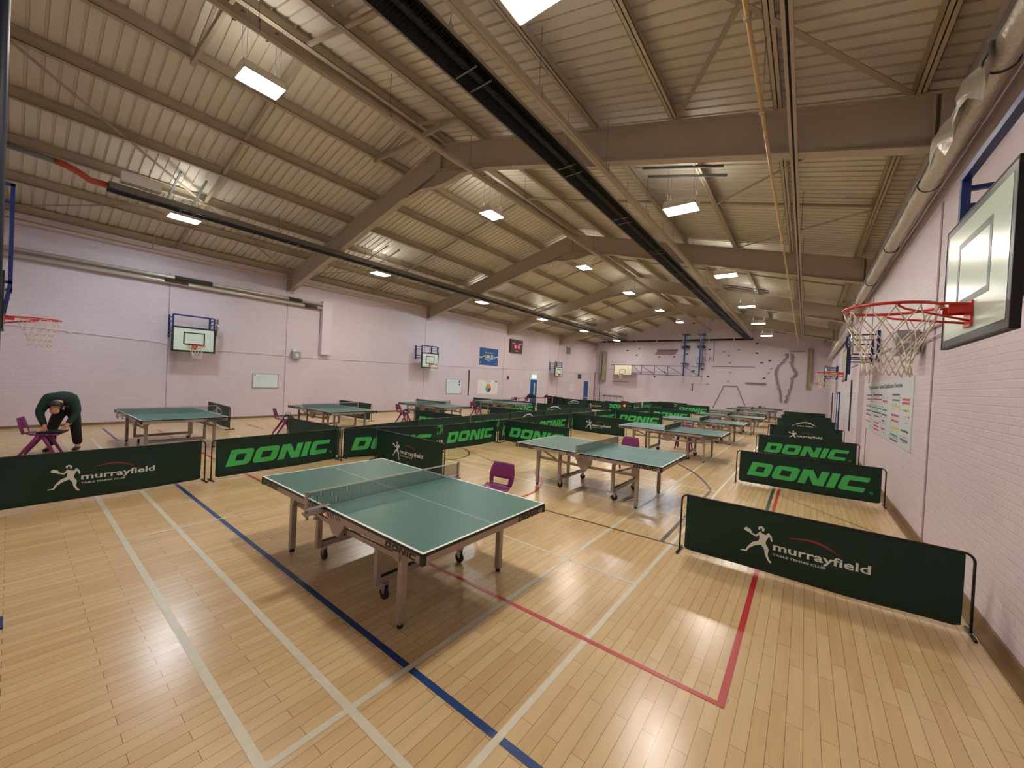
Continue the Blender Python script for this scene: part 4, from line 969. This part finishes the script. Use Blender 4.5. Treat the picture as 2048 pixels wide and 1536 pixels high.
# foil wrapped pipe with a torn flap
e = empty('lagged_pipe', (1.15, 8.2, 4.8), 0, 'silver foil lagged pipe running high along the poster wall', 'pipe')
b = MB(); rnd = random.Random(2); pts = []; rr = []; y = -8.7
while y < 9.4: pts.append((rnd.uniform(-.006, .006), y, rnd.uniform(-.006, .006))); rr.append(.098 + rnd.uniform(-.006, .007)); y += .16
b.tube(pts, rr, 14); b.build('lagging', M_FOIL, e)
b = MB(); b.tube([(-.04, -8.7, .17), (-.04, 9.4, .17)], .035, 8); b.build('upper_pipe', M_GALV, e)
rpart('strap', M_SILV2, e, lambda b: b.tube([(.104 * math.cos(a * PI / 8), 0, .104 * math.sin(a * PI / 8)) for a in range(16)], .008, 5, closed=True), [(0, y, 0) for y in (-3.3, -.95, 1.8, 4.6, 7.2)])
b = MB(); vs = []; 
for i in range(13):
    yy = -3.6 + .12 * i
    for j in range(5): vs.append((-.12 - .01 * j + rnd.uniform(-.02, .02) + .05 * math.sin(i), yy + rnd.uniform(-.03, .03), .05 - .09 * j * (.6 + .5 * math.sin(i * .9) ** 2) + rnd.uniform(-.02, .02)))
b.mesh(vs, [(i * 5 + j, i * 5 + j + 1, i * 5 + j + 6, i * 5 + j + 5) for i in range(12) for j in range(4)], True); b.build('torn_foil', M_FOIL, e)
b = MB(); b.tube([(0, 9.4, 0), (0, 9.75, -.03), (0, 9.85, -.3), (0, 9.85, -2.0)], .07, 10); b.build('drop_pipe', M_CHROME, e)
e = empty('lagged_pipe', (1.17, 27, 4.4), 0, 'farther stretch of lagged pipe on the poster wall, near the far hoop', 'pipe')
b = MB(); b.tube([(0, -5, 0), (0, 3, 0), (.0, 6.5, 0)], .11, 10); b.build('lagging', M_FOIL, e)
e = empty('wall_cable', (XR - .03, 12, 2.95), 0, 'pink painted cable conduit running level along the poster wall', 'cable')
b = MB(); b.tube([(0, -12, -.02), (0, -4, 0), (0, 2.5, .05), (0, 9, .12)], .016, 8); b.build('conduit', M_PINKP, e); b = MB(); b.tube([(.0, -12, -.16), (0, -4.2, -.14), (0, -4.0, -.3)], .012, 6); b.build('lower_conduit', M_PINKP, e)
# boards and doors farther along the poster wall
e, hw, hh = flat('whiteboard', 1, 16.0, 17.7, .9, 2.2, .02, M_POST, 'notice sheet board next to the wall chart, a few printed lines at its top', 'notice board')
b = MB()
for i in range(4): b.quad((.022, -.5, 1.15 - i * .09), (.022, -.1, 1.15 - i * .09), (.022, -.1, 1.17 - i * .09), (.022, -.5, 1.17 - i * .09))
b.box(.021, .03, .4, .48, 1.0, 1.2); b.build('printing', M_SILV2, e)
e, hw, hh = flat('whiteboard', 1, 18.5, 21.3, .85, 2.25, .03, M_POST, 'long whiteboard beyond the notice sheet on the poster wall', 'whiteboard')
b = MB(); b.box(.0, .045, hw, hw + .03, -.15, hh + .3); b.build('dark_post', M_SILV2, e)
def door(n, side, y0, y1, zt, face, frame, glass=True, ajar=False, par=None):
    sx = -1 if side > 0 else 1; xw = XR if side > 0 else XL
    b = MB()
    for a, c in ((y0 - .09, y0), (y1, y1 + .09)): b.box(*sorted((xw - sx * .0, xw + sx * .05)), a, c, 0, zt + .09)
    b.box(*sorted((xw, xw + sx * .05)), y0, y1, zt, zt + .09); fr = b.build('door_%d' % n, frame, kind='structure')
    b = MB(); b.box(*sorted((xw, xw + sx * .025)), y0, y1, .01, zt); lf = b.build('door_leaf', face, fr)
    if glass: b = MB(); m_ = (y0 + y1) / 2; b.box(*sorted((xw + sx * .025, xw + sx * .03)), m_ + .05, m_ + .2, .7, zt - .25); b.build('vision_panel', M_BOARD, lf)
    b = MB(); b.box(*sorted((xw + sx * .026, xw + sx * .06)), y0 + .08, y0 + .12, .9, 1.2); b.build('handle', M_CHROME, lf)
    return fr
M_BDOOR = mat('blue_door', rgb(24, 72, 142), .4)
door(1, -1, 24.05, 25.0, 2.0, M_BDOOR, M_WHITE); door(2, -1, 32.9, 33.9, 2.1, M_BDOOR, M_WHITE, False)
door(3, 1, 24.2, 25.6, 2.05, M_POST, M_NAVY, False)
b = MB(); b.box(XR - .05, XR, 30.0, 30.25, 0, 2.1); b.build('trim_2', M_SILV2, kind='structure')

# ------------------------------------------------------------------ things on the scoreboard wall
def wboard(y0, y1, z0, z1, label):
    e, hw, hh = flat('whiteboard', -1, y0, y1, z0, z1, .02, mat('whiteboard_face', rgb(210, 224, 230), .3), label, 'whiteboard')
    b = MB(); 
    for a in (-1, 1): b.box(.0, .028, a * hw - .012, a * hw + .012, -.012, hh + .012)
    b.box(0, .028, -hw, hw, -.012, .012).box(0, .028, -hw, hw, hh - .012, hh + .012); b.build('frame', M_GREY, e); return e, hw, hh
e, hw, hh = wboard(5.6, 6.47, 1.16, 1.70, 'small framed whiteboard with faint notes, right of the nearest scoreboard wall hoop')
b = MB()
for i, (u, w__) in enumerate(((-.25, .2), (-.3, .1), (-.3, .12), (-.28, .07))): b.quad((.022, u, .45 - i * .08), (.022, u + w__, .45 - i * .08), (.022, u + w__, .455 - i * .08), (.022, u, .455 - i * .08))
b.quad((.022, -.42, .45), (.022, -.36, .51), (.022, -.34, .50), (.022, -.40, .43)); b.build('marker_notes', M_SILV2, e)
e, hw, hh = wboard(15.5, 16.75, .93, 1.78, 'near-square whiteboard with two small pictures in its top corner')
b = MB(); b.box(.021, .023, .38, .46, hh - .2, hh - .06).box(.021, .023, .38, .46, hh - .36, hh - .26)
for i in range(5): b.quad((.022, -.5, hh - .1 - .03 * i), (.022, .2, hh - .1 - .03 * i), (.022, .2, hh - .097 - .03 * i), (.022, -.5, hh - .097 - .03 * i))
b.build('pinned_notes', M_SILV2, e)
e, hw, hh = flat('poster', -1, 18.2, 20.2, .9, 1.80, .012, M_WHITE, 'white poster with a four-coloured pie circle', 'poster')
for k, c in enumerate((rgb(226, 140, 60), rgb(150, 180, 70), rgb(80, 150, 200), rgb(110, 50, 130))):
    b = MB(); b.prism([(0, 0)] + arc(0, 0, .28, k * PI / 2, (k + 1) * PI / 2, 8), (.0125, .05, .40), (0, 1, 0), (0, 0, 1), (.001, 0, 0)); b.build('pie_quarter', mat('pie_%d' % k, c, .5), e)
b = MB(); b.box(.012, .014, .7, .95, .80, .86); b.quad((.013, -.3, .82), (.013, .35, .82), (.013, .35, .835), (.013, -.3, .835)); b.quad((.013, -.3, .74), (.013, .3, .74), (.013, .3, .75), (.013, -.3, .75))
for i in range(6): b.quad((.013, -.9, .7 - i * .09), (.013, -.6, .7 - i * .09), (.013, -.6, .705 - i * .09), (.013, -.9, .705 - i * .09)); b.quad((.013, .5, .7 - i * .09), (.013, .85, .7 - i * .09), (.013, .85, .705 - i * .09), (.013, .5, .705 - i * .09))
b.build('printing', mat('ink_navy', rgb(40, 50, 90), .5), e)
e, hw, hh = flat('banner', -1, 18.25, 20.1, 2.80, 3.92, .01, mat('banner_blue', rgb(18, 78, 140), .5), 'blue banner reading GOLD with a white ribbon band', 'banner')
pl = lambda u, v: (.0115, u, v)
b = MB(); text(b, 'GOLD', -.42, .42, .46, .68, pl); text(b, 'sportscotland', -.4, .4, .78, .86, pl); text(b, 'SCHOOL SPORT', -.42, .42, .36, .43, pl); text(b, 'AWARD', -.14, .14, .27, .31, pl)
stroke(b, [(-.92, .5), (-.8, .47), (-.65, .52), (-.45, .6)], [.09, .06, .05, .02], pl); stroke(b, [(.45, .48), (.65, .56), (.8, .61), (.92, .6)], [.02, .05, .06, .09], pl); text(b, 'SCHOOL', .55, .85, .1, .14, pl); b.box(.011, .012, -.86, -.82, .1, .2); b.build('white_lettering', M_PW, e)
b = MB(); b.prism(arc(-.06, .57, .1, 0, 2 * PI, 14)[:-1], (.0122, 0, 0), (0, 1, 0), (0, 0, 1), (.001, 0, 0)); b.build('medal', mat('gold_print', rgb(225, 200, 70), .5), e)
e, hw, hh = flat('scoreboard', -1, 21.3, 22.75, 3.86, 4.80, .12, mat('scoreboard_case', rgb(66, 28, 34), .5), 'dark red electronic scoreboard showing 15 11 in red digits', 'scoreboard')
pl = lambda u, v: (.1215, u, v)
SEG = {'1': 'bc', '5': 'afgcd'}
def seg7(b, ch, u, v, w_, h):
    t = .018; m_ = v + h / 2
    S_ = dict(a=(u, u + w_, v + h - t, v + h), g=(u, u + w_, m_ - t / 2, m_ + t / 2), d=(u, u + w_, v, v + t), f=(u, u + t, m_, v + h), b=(u + w_ - t, u + w_, m_, v + h), e=(u, u + t, v, m_), c=(u + w_ - t, u + w_, v, m_))
    for k in SEG[ch]: a = S_[k]; b.quad(pl(a[0], a[2]), pl(a[1], a[2]), pl(a[1], a[3]), pl(a[0], a[3]))
b = MB()
for ch, u in (('1', -.32), ('5', -.17), ('1', .06), ('1', .22)): seg7(b, ch, u, .33, .11, .2)
b.build('red_digits', mat('led_red', rgb(255, 40, 60), .5, emit=(1, .05, .1, 1), estr=5), e)
b = MB(); text(b, 'HOME', -.52, -.2, .60, .68, pl); text(b, 'GUEST', .2, .6, .60, .68, pl); text(b, 'PERIOD', -.15, .2, .1, .17, pl); b.build('caption', M_PW, e)
e = empty('warning_box', (XL, 7.08, 2.36), 0, 'square wall lamp with a round lens between the small whiteboard and the pipe casing', 'wall light')
b = MB(); b.box(.04, .18, -.15, .15, 0, .30); b.build('housing', M_GREY, e); b = MB(); b.box(0, .14, -.12, -.02, .30, .40).box(0, .04, -.1, .1, .05, .3); b.build('wall_bracket', M_WHITE, e); b = MB(); b.tube([(.18, 0, .14), (.21, 0, .14)], [.09, .07], 16); b.build('lens', M_BOARD, e)
e = empty('twin_pipe', (XL + .16, 3.8, 4.66), 0, 'pair of parallel silver pipes high on the scoreboard wall', 'pipe')
for dz, rr in ((.09, .052), (-.07, .06)):
    b = MB(); b.tube([(0, -4.3, dz - .02), (0, 4.25, dz)], rr, 12); b.build('pipe', M_FOIL, e)
MBJ = mat('bare_joint', rgb(62, 56, 44), .7)
for dz, a, c in ((-.07, -.85, -.25), (.09, -.6, .4), (-.07, 3.5, 4.0), (.09, 2.9, 3.4)): b = MB(); b.cyl((0, a, dz), (0, c, dz), .068, 10); b.build('bare_joint', MBJ, e)
b = MB(); b.box(XL, XL + .2, 8.05, 8.47, 2.62, 4.88); b.build('pipe_casing', M_PINKP, None, label='boxed pink pipe casing dropping from the end of the twin pipes', cat='pipe casing')
e = empty('wall_cable', (XL + .015, 0, 0), 0, 'pink cable trunking sagging along the whole scoreboard wall at head height above the doors', 'cable')
b = MB(); b.tube([(0, -.4, 2.74), (0, .7, 2.72), (0, 2.9, 2.60), (0, 3.3, 2.48), (0, 6, 2.46), (0, 8, 2.44), (0, 12, 2.5), (0, 16, 2.55), (0, 22, 2.7), (0, 29, 2.85), (0, 35, 2.85)], .014, 6)
b.cyl((0, 1.0, 2.70), (.03, 1.0, 2.70), .04, 10); b.build('conduit', M_PINKP, e)
for nm, y0, y1, z0, z1, th, m_, lb, ct in (('paper_notice', 22.75, 23.1, 1.35, 1.85, .006, M_PW, 'small white notice left of the exit door', 'notice'), ('paper_notice', 30.3, 31.1, 1.2, 1.8, .006, M_PW, 'white notice between the third wall hoop and the far blue door', 'notice'),
        ('paper_notice', 31.75, 32.35, 2.3, 2.72, .03, M_SILV2, 'dark framed plate above the far blue door\'s edge', 'plate'), ('batten', 17.32, 17.40, .8, 2.42, .03, M_SILV2, 'thin dark upright batten between the whiteboard and the pie poster', 'batten'),
        ('junction_box', 21.2, 21.38, 1.93, 2.15, .06, M_SILV2, 'little dark box on the wall below the scoreboard', 'box'), ('air_vent', 29.4, 30.1, 4.4, 5.0, .03, M_GREY, 'louvred grey vent high up between the two blue doors', 'vent')):
    e, hw, hh = flat(nm, -1, y0, y1, z0, z1, th, m_, lb, ct)
    if nm == 'air_vent':
        b = MB()
        for i in range(10): b.box(th, th + .015, -hw + .03, hw - .03, .04 + i * .055, .06 + i * .055)
        b.build('louvre', M_SILV2, e)
    if 'far blue' in lb or 'exit door' in lb:
        if nm == 'paper_notice' and m_ is M_PW:
            b = MB()
            for i in range(6): b.quad((th + .001, -hw * .8, hh * .85 - i * .07), (th + .001, hw * .7, hh * .85 - i * .07), (th + .001, hw * .7, hh * .85 - i * .07 + .01), (th + .001, -hw * .8, hh * .85 - i * .07 + .01))
            b.build('printing', M_GREY, e)
e, hw, hh = flat('exit_sign', -1, 24.3, 24.85, 2.12, 2.36, .05, mat('exit_green', rgb(120, 215, 190), .5, emit=(.35, 1, .8, 1), estr=1.2), 'lit pale green exit sign over the nearer blue door', 'exit sign')
b = MB(); stroke(b, [(-.1, .06), (-.02, .12), (.02, .2)], [.03, .04, .03], lambda u, v: (.052, u, v)); b.box(.0515, .053, .06, .14, .05, .19); b.build('running_figure', M_PW, e)
b = MB(); b.box(XL, XL + .12, 34.7, 35.2, .0, 4.9); b.build('trim_3', M_PINKP, kind='structure')
e = empty('conduit_run', (XL + .1, 35.0, 0), 0, 'red and navy painted uprights in the far corner by the climbing wall', 'pipe')
b = MB(); b.cyl((.05, 0, 0), (.05, 0, 2.95), .05, 10); b.build('red_upright', mat('dull_red', rgb(160, 90, 96), .5), e)
b = MB(); b.tube([(.05, 0, 2.98), (.62, 0, 2.98), (.62, 0, 0)], .028, 8); b.build('navy_upright', M_NAVY, e)

# ------------------------------------------------------------------ climbing wall features
M_OLIVE = mat('olive_panel', rgb(150, 146, 118), .6, noise=.2, nscale=4); M_LEDGE = mat('ledge', rgb(150, 122, 126), .6); M_HOLD = mat('hold_dark', rgb(58, 42, 48), .7)
for x0, x1, z0, z1, lb in ((-16.15, -15.55, 2.25, 5.1, 'tall olive mottled panel at the scoreboard end of the climbing wall'), (.0, .26, 2.35, 5.25, 'tall olive boxed shaft at the poster end of the climbing wall')):
    e = empty('wall_shaft', ((x0 + x1) / 2, Y1, z0), 0, lb, 'wall panel'); hw = (x1 - x0) / 2
    b = MB(); b.box(-hw, hw, -.28, 0, 0, z1 - z0); b.build('casing', M_OLIVE, e); b = MB(); b.box(-hw * .3, -hw * .1, -.285, -.28, .02, z1 - z0 - .02); b.build('dark_seam', M_HOLD, e)
b = MB(); b.prism([(-11.0, 4.8), (-9.25, 4.8), (-9.03, 5.2), (-10.7, 5.2)], (0, Y1 - .06, 0), (1, 0, 0), (0, 0, 1), (0, .06, 0)); b.box(-10.75, -9.0, Y1 - .22, Y1, 5.2, 5.26); b.build('climbing_ledge', M_LEDGE, None, label='slanting brown ledge panel high on the climbing wall', cat='climbing ledge')
for x0, x1, z, d, lb in ((-3.8, -2.42, 2.6, .22, 'short shelf-like ledge low on the climbing wall, right of the trapezium'), (-6.25, -3.19, 3.84, .05, 'long thin horizontal rail across the middle of the climbing wall'), (-1.04, -.2, 5.05, .18, 'short ledge at the top of the climbing wall beside the olive shaft'), (-14.9, -13.2, 2.22, .04, 'thin low rail under the crane hoop on the climbing wall')):
    b = MB(); b.box(x0, x1, Y1 - d, Y1, z - .03, z + .03); b.build('climbing_ledge', M_LEDGE, None, label=lb, cat='climbing ledge')
b = MB(); b.box(-6.2, -6.14, Y1 - .03, Y1, 4.2, 6.05); b.build('climbing_batten', M_LEDGE, None, label='thin upright batten on the climbing wall right of the masts', cat='batten')
b = MB(); b.box(-7.72, -7.66, Y1 - .05, Y1, 1.7, 2.35); b.build('climbing_batten', M_HOLD, None, label='short dark upright batten below the lattice arm on the climbing wall', cat='batten')
b = MB()
for a, c in (((-5.31, 2.27), (-4.37, 2.29)), ((-4.37, 2.29), (-3.75, .75)), ((-5.31, 2.27), (-6.05, .4))): b.bar((a[0], Y1 - .03, a[1]), (c[0], Y1 - .03, c[1]), .06, .07, (0, 1, 0))
b.build('climbing_feature', M_LEDGE, None, label='raised trapezium outline at the foot of the climbing wall', cat='climbing feature')
def crack(pts, label):
    b = MB(); rnd = random.Random(len(label)); P = []
    for i in range(len(pts) - 1):
        for k in range(7):
            t = k / 7; P.append((pts[i][0] + (pts[i + 1][0] - pts[i][0]) * t, pts[i][1] + (pts[i + 1][1] - pts[i][1]) * t))
    for i, (x, z) in enumerate(P): dx = rnd.uniform(-.05, .05); b.box(x + dx - .07, x + dx + .07, Y1 - rnd.uniform(.05, .13), Y1, z - .055, z + .035)
    b.build('climbing_crack', M_LEDGE, None, label=label, cat='climbing crack')
crack([(-1.26, 4.88), (-1.21, 4.63), (-1.57, 4.16), (-1.82, 3.74), (-1.86, 3.53), (-1.79, 3.12), (-1.68, 2.55), (-1.55, 1.99), (-1.4, 1.18)], 'ragged brick crack bulging towards the trapezium on the climbing wall')
crack([(-.95, 4.88), (-.84, 4.63), (-.96, 4.22), (-.78, 3.77), (-.58, 3.42), (-.85, 3.05), (-.88, 2.39), (-1.07, 1.71), (-1.15, 1.17)], 'ragged brick crack bulging towards the olive shaft on the climbing wall')
hb = MB(); hb.mesh([(-.09, 0, -.05), (.09, 0, -.05), (.08, 0, .05), (-.08, 0, .05), (-.05, -.08, -.02), (.05, -.08, -.02), (.04, -.07, .03), (-.04, -.07, .03)], [(4, 5, 6, 7), (0, 1, 5, 4), (1, 2, 6, 5), (2, 3, 7, 6), (3, 0, 4, 7)]); hm = hb.me('climbing_hold', M_HOLD)
for x, z in ((-13.54, 5.21), (-12.4, 5.36), (-12.62, 4.76), (-10.56, 4.61), (-9.3, 4.62), (-8.26, 4.87), (-6.52, 5.24), (-7.67, 3.43), (-6.99, 3.59), (-6.52, 2.98), (-10.03, 3.27), (-10.9, 2.82), (-3.18, 5.69), (-3.16, 4.94), (-2.81, 4.2), (-2.6, 3.0), (-2.29, 4.35), (-7.85, 7.5)):
    o = bpy.data.objects.new('climbing_hold', hm); COL.objects.link(o); o.location = (x, Y1, z); props(o, 'small dark climbing hold bolted to the pink end wall', 'climbing hold', 'dark climbing holds')
hb = MB(); hb.prism([(-.14, -.03), (.02, -.05), (.14, .03), (.02, .02), (.0, .10), (-.03, .02)], (0, 0, 0), (1, 0, 0), (0, 0, 1), (0, -.06, 0)); hm = hb.me('climbing_spike', M_LEDGE)
for x, z in ((-4.4, 5.21), (-5.43, 5.05), (-5.09, 4.73), (-4.97, 4.16), (-4.9, 3.38), (-5.01, 2.64), (-6.52, 2.35), (-2.33, 3.4), (-2.15, 3.73)):
    o = bpy.data.objects.new('climbing_spike', hm); COL.objects.link(o); o.location = (x, Y1, z); props(o, 'small spiky pink climbing hold on the climbing wall', 'climbing hold', 'spiky pink climbing holds')
hb = MB()
for a in range(1): hb.tube([(-.08, -.03, -.17), (-.03, -.03, .17), (.03, -.03, .17), (.10, -.03, -.17)], .018, 6, closed=True)
hm = hb.me('climbing_loop', M_LEDGE)
for x in (-7.35, -6.87, -6.44):
    o = bpy.data.objects.new('climbing_loop', hm); COL.objects.link(o); o.location = (x, Y1 + .005, 4.42); props(o, 'hoop-shaped climbing hold in the row right of the masts', 'climbing hold', 'hoop-shaped holds')
b = MB()                                                       # projecting bricks: part of the wall itself
rnd = random.Random(9)
for x0, z0, z1, ww in ((-2.3, 4.0, 5.8, .5), (-2.75, .9, 4.0, .6), (-11.4, .9, 5.8, .45)):
    z = z0
    while z < z1: b.box(x0 + rnd.uniform(-.1, .1) - ww / 2, x0 + ww / 2 + rnd.uniform(-.1, .1), Y1 - .018, Y1, z, z + .04); z += .15
b.build('projecting_brick', M_WY, wb)

# ------------------------------------------------------------------ the stooping person
def skinned(name, joints, edges, m, parent, sub=2, smooth=True):
    me = bpy.data.meshes.new(name); me.from_pydata([j[:3] for j in joints], edges, []); me.materials.append(m)
    o = bpy.data.objects.new(name, me); COL.objects.link(o); o.parent = parent
    md = o.modifiers.new('skin', 'SKIN'); md.use_smooth_shade = True
    sk = me.skin_vertices[0].data if me.skin_vertices else None
    if sk is None:
        bm = bmesh.new(); bm.from_mesh(me); bm.verts.layers.skin.verify(); bm.to_mesh(me); bm.free(); sk = me.skin_vertices[0].data
    for i, j in enumerate(joints):
        r = j[3] if isinstance(j[3], (tuple, list)) else (j[3], j[3]); sk[i].radius = r; sk[i].use_root = (i == 0)
    s = o.modifiers.new('sub', 'SUBSURF'); s.levels = sub; s.render_levels = sub
    return o
M_SKIN = mat('skin', rgb(196, 140, 116), .55); M_TOPC = mat('dark_green_top', rgb(20, 52, 40), .8, noise=.15, nscale=9); M_TRO = mat('black_trousers', rgb(20, 21, 24), .85); M_HAIR = mat('black_hair', rgb(22, 19, 19), .55); M_SHOE = mat('black_shoe', rgb(16, 16, 18), .5)
pe = empty('person', (-12.42, .72, 0), -.35, 'person in dark green top and black trousers bending over a purple chair', 'person')
J = [(-.10, 0, .88, .10), (-.07, 0, 1.0, .09), (.03, 0, 1.10, .09), (.17, 0, 1.13, .09), (.28, 0, 1.08, .07), (.36, 0, 1.03, .055), (.42, 0, .985, .085), (.475, 0, .925, .075),
     (.24, .19, 1.06, .055), (.30, .26, .83, .042), (.44, .17, .60, .03), (.24, -.19, 1.06, .055), (.30, -.27, .83, .042), (.46, -.14, .58, .03),
     (-.09, .10, .84, .085), (.0, .16, .48, .06), (-.04, .19, .10, .042), (.08, .20, .045, .04), (-.09, -.10, .84, .085), (.04, -.17, .47, .06), (.0, -.20, .10, .042), (.12, -.21, .045, .04),
     (.475, .155, .545, (.036, .02)), (.50, -.125, .525, (.036, .02))]
E_ = [(0, 1), (1, 2), (2, 3), (3, 4), (4, 5), (5, 6), (6, 7), (4, 8), (8, 9), (9, 10), (10, 22), (4, 11), (11, 12), (12, 13), (13, 23), (0, 14), (14, 15), (15, 16), (16, 17), (0, 18), (18, 19), (19, 20), (20, 21)]
# fingers and thumb of each hand, rooted in the palm
for base, sy in ((22, 1), (23, -1)):
    bx, by, bz, _ = J[base]
    for k, L in enumerate((.062, .072, .068, .054)):
        oy = (k - 1.5) * .019
        i0 = len(J); J += [(bx + .018, by + oy, bz - .012, .009), (bx + .018 + L * .55, by + oy * 1.15, bz - .028, .0085), (bx + .018 + L, by + oy * 1.2, bz - .050, .007)]; E_ += [(base, i0), (i0, i0 + 1), (i0 + 1, i0 + 2)]
    i0 = len(J); J += [(bx - .005, by - sy * .034, bz - .014, .0105), (bx + .025, by - sy * .055, bz - .034, .009)]; E_ += [(base, i0), (i0, i0 + 1)]
body = skinned('body', J, E_, M_SKIN, pe)
def cloth(idx, edges, gr, name, m, extra=()):
    mp = {k: n for n, k in enumerate(idx)}; jj = [(J[k][0], J[k][1], J[k][2], gr.get(k, (J[k][3] if not isinstance(J[k][3], tuple) else .03) + .022)) for k in idx] + list(extra)
    return skinned(name, jj, [(mp[a], mp[c]) for a, c in edges], m, pe)
cloth([1, 2, 3, 4, 5, 8, 9, 10, 11, 12, 13], [(1, 2), (2, 3), (3, 4), (4, 5), (4, 8), (8, 9), (9, 10), (4, 11), (11, 12), (12, 13)], {1: (.19, .16), 2: (.20, .17), 3: (.21, .17), 4: (.21, .16), 5: (.10, .09), 8: .115, 9: .066, 10: .05, 11: .115, 12: .07, 13: .05}, 'jumper', M_TOPC)
cloth([0, 1, 14, 15, 16, 18, 19, 20], [(0, 1), (0, 14), (14, 15), (15, 16), (0, 18), (18, 19), (19, 20)], {0: (.165, .14), 1: (.15, .13), 14: .115, 15: .088, 16: .074, 18: .115, 19: .088, 20: .074}, 'trousers', M_TRO)
for k0, k1, in ((16, 17), (20, 21)):
    a, c = J[k0], J[k1]
    skinned('shoe', [(a[0] - .03, a[1], .05, (.052, .048)), (a[0] + .05, a[1], .045, (.05, .042)), (c[0] + .06, c[1], .036, (.05, .034)), (c[0] + .10, c[1], .032, (.04, .028))], [(0, 1), (1, 2), (2, 3)], M_SHOE, pe)
def ball(name, c, r, m, parent, cut=None):
    bm = bmesh.new(); bmesh.ops.create_uvsphere(bm, u_segments=24, v_segments=16, radius=1)
    ax = Vector((.6, 0, -.8))
    for v in bm.verts:
        q = v.co.copy()
        v.co = Vector((c[0] + q.x * r[0], c[1] + q.y * r[1], c[2] + q.z * r[2]))
    if cut:
        n, d = Vector(cut[0]), cut[1]
        g = [v for v in bm.verts if (v.co - Vector(c)).dot(n) > d]; bmesh.ops.delete(bm, geom=g, context='VERTS')
    me = bpy.data.meshes.new(name); bm.to_mesh(me); bm.free(); me.materials.append(m)
    for p in me.polygons: p.use_smooth = True
    o = bpy.data.objects.new(name, me); COL.objects.link(o); o.parent = parent; return o
hc = (.44, 0, .965)
hr = ball('hair', hc, (.118, .098, .118), M_HAIR, pe, ((.35, 0, -.94), .028)); sol = hr.modifiers.new('thick', 'SOLIDIFY'); sol.thickness = .012
for s in (-1, 1):
    b = MB(); b.tube([(.395 + .03 * math.cos(a * PI / 4), s * .092, .93 + .035 * math.sin(a * PI / 4)) for a in range(8)], .009, 6, closed=True); b.build('ear', M_SKIN, pe)
    ball('eye', (.525, s * .032, .905), (.011, .012, .011), M_HAIR, pe)
ball('nose', (.545, 0, .883), (.022, .014, .018), M_SKIN, pe)
ball('mouth', (.518, 0, .845), (.012, .026, .007), mat('lips', rgb(150, 84, 78), .5), pe)
ball('jaw', (.488, 0, .88), (.058, .066, .062), M_SKIN, pe)
b = MB(); b.tube([(.425 + .0 * a, .175 + .045 * math.cos(a * PI / 5), .62 + .03 * math.sin(a * PI / 5)) for a in range(10)], .008, 6, closed=True); b.build('wristband', M_PW, pe)
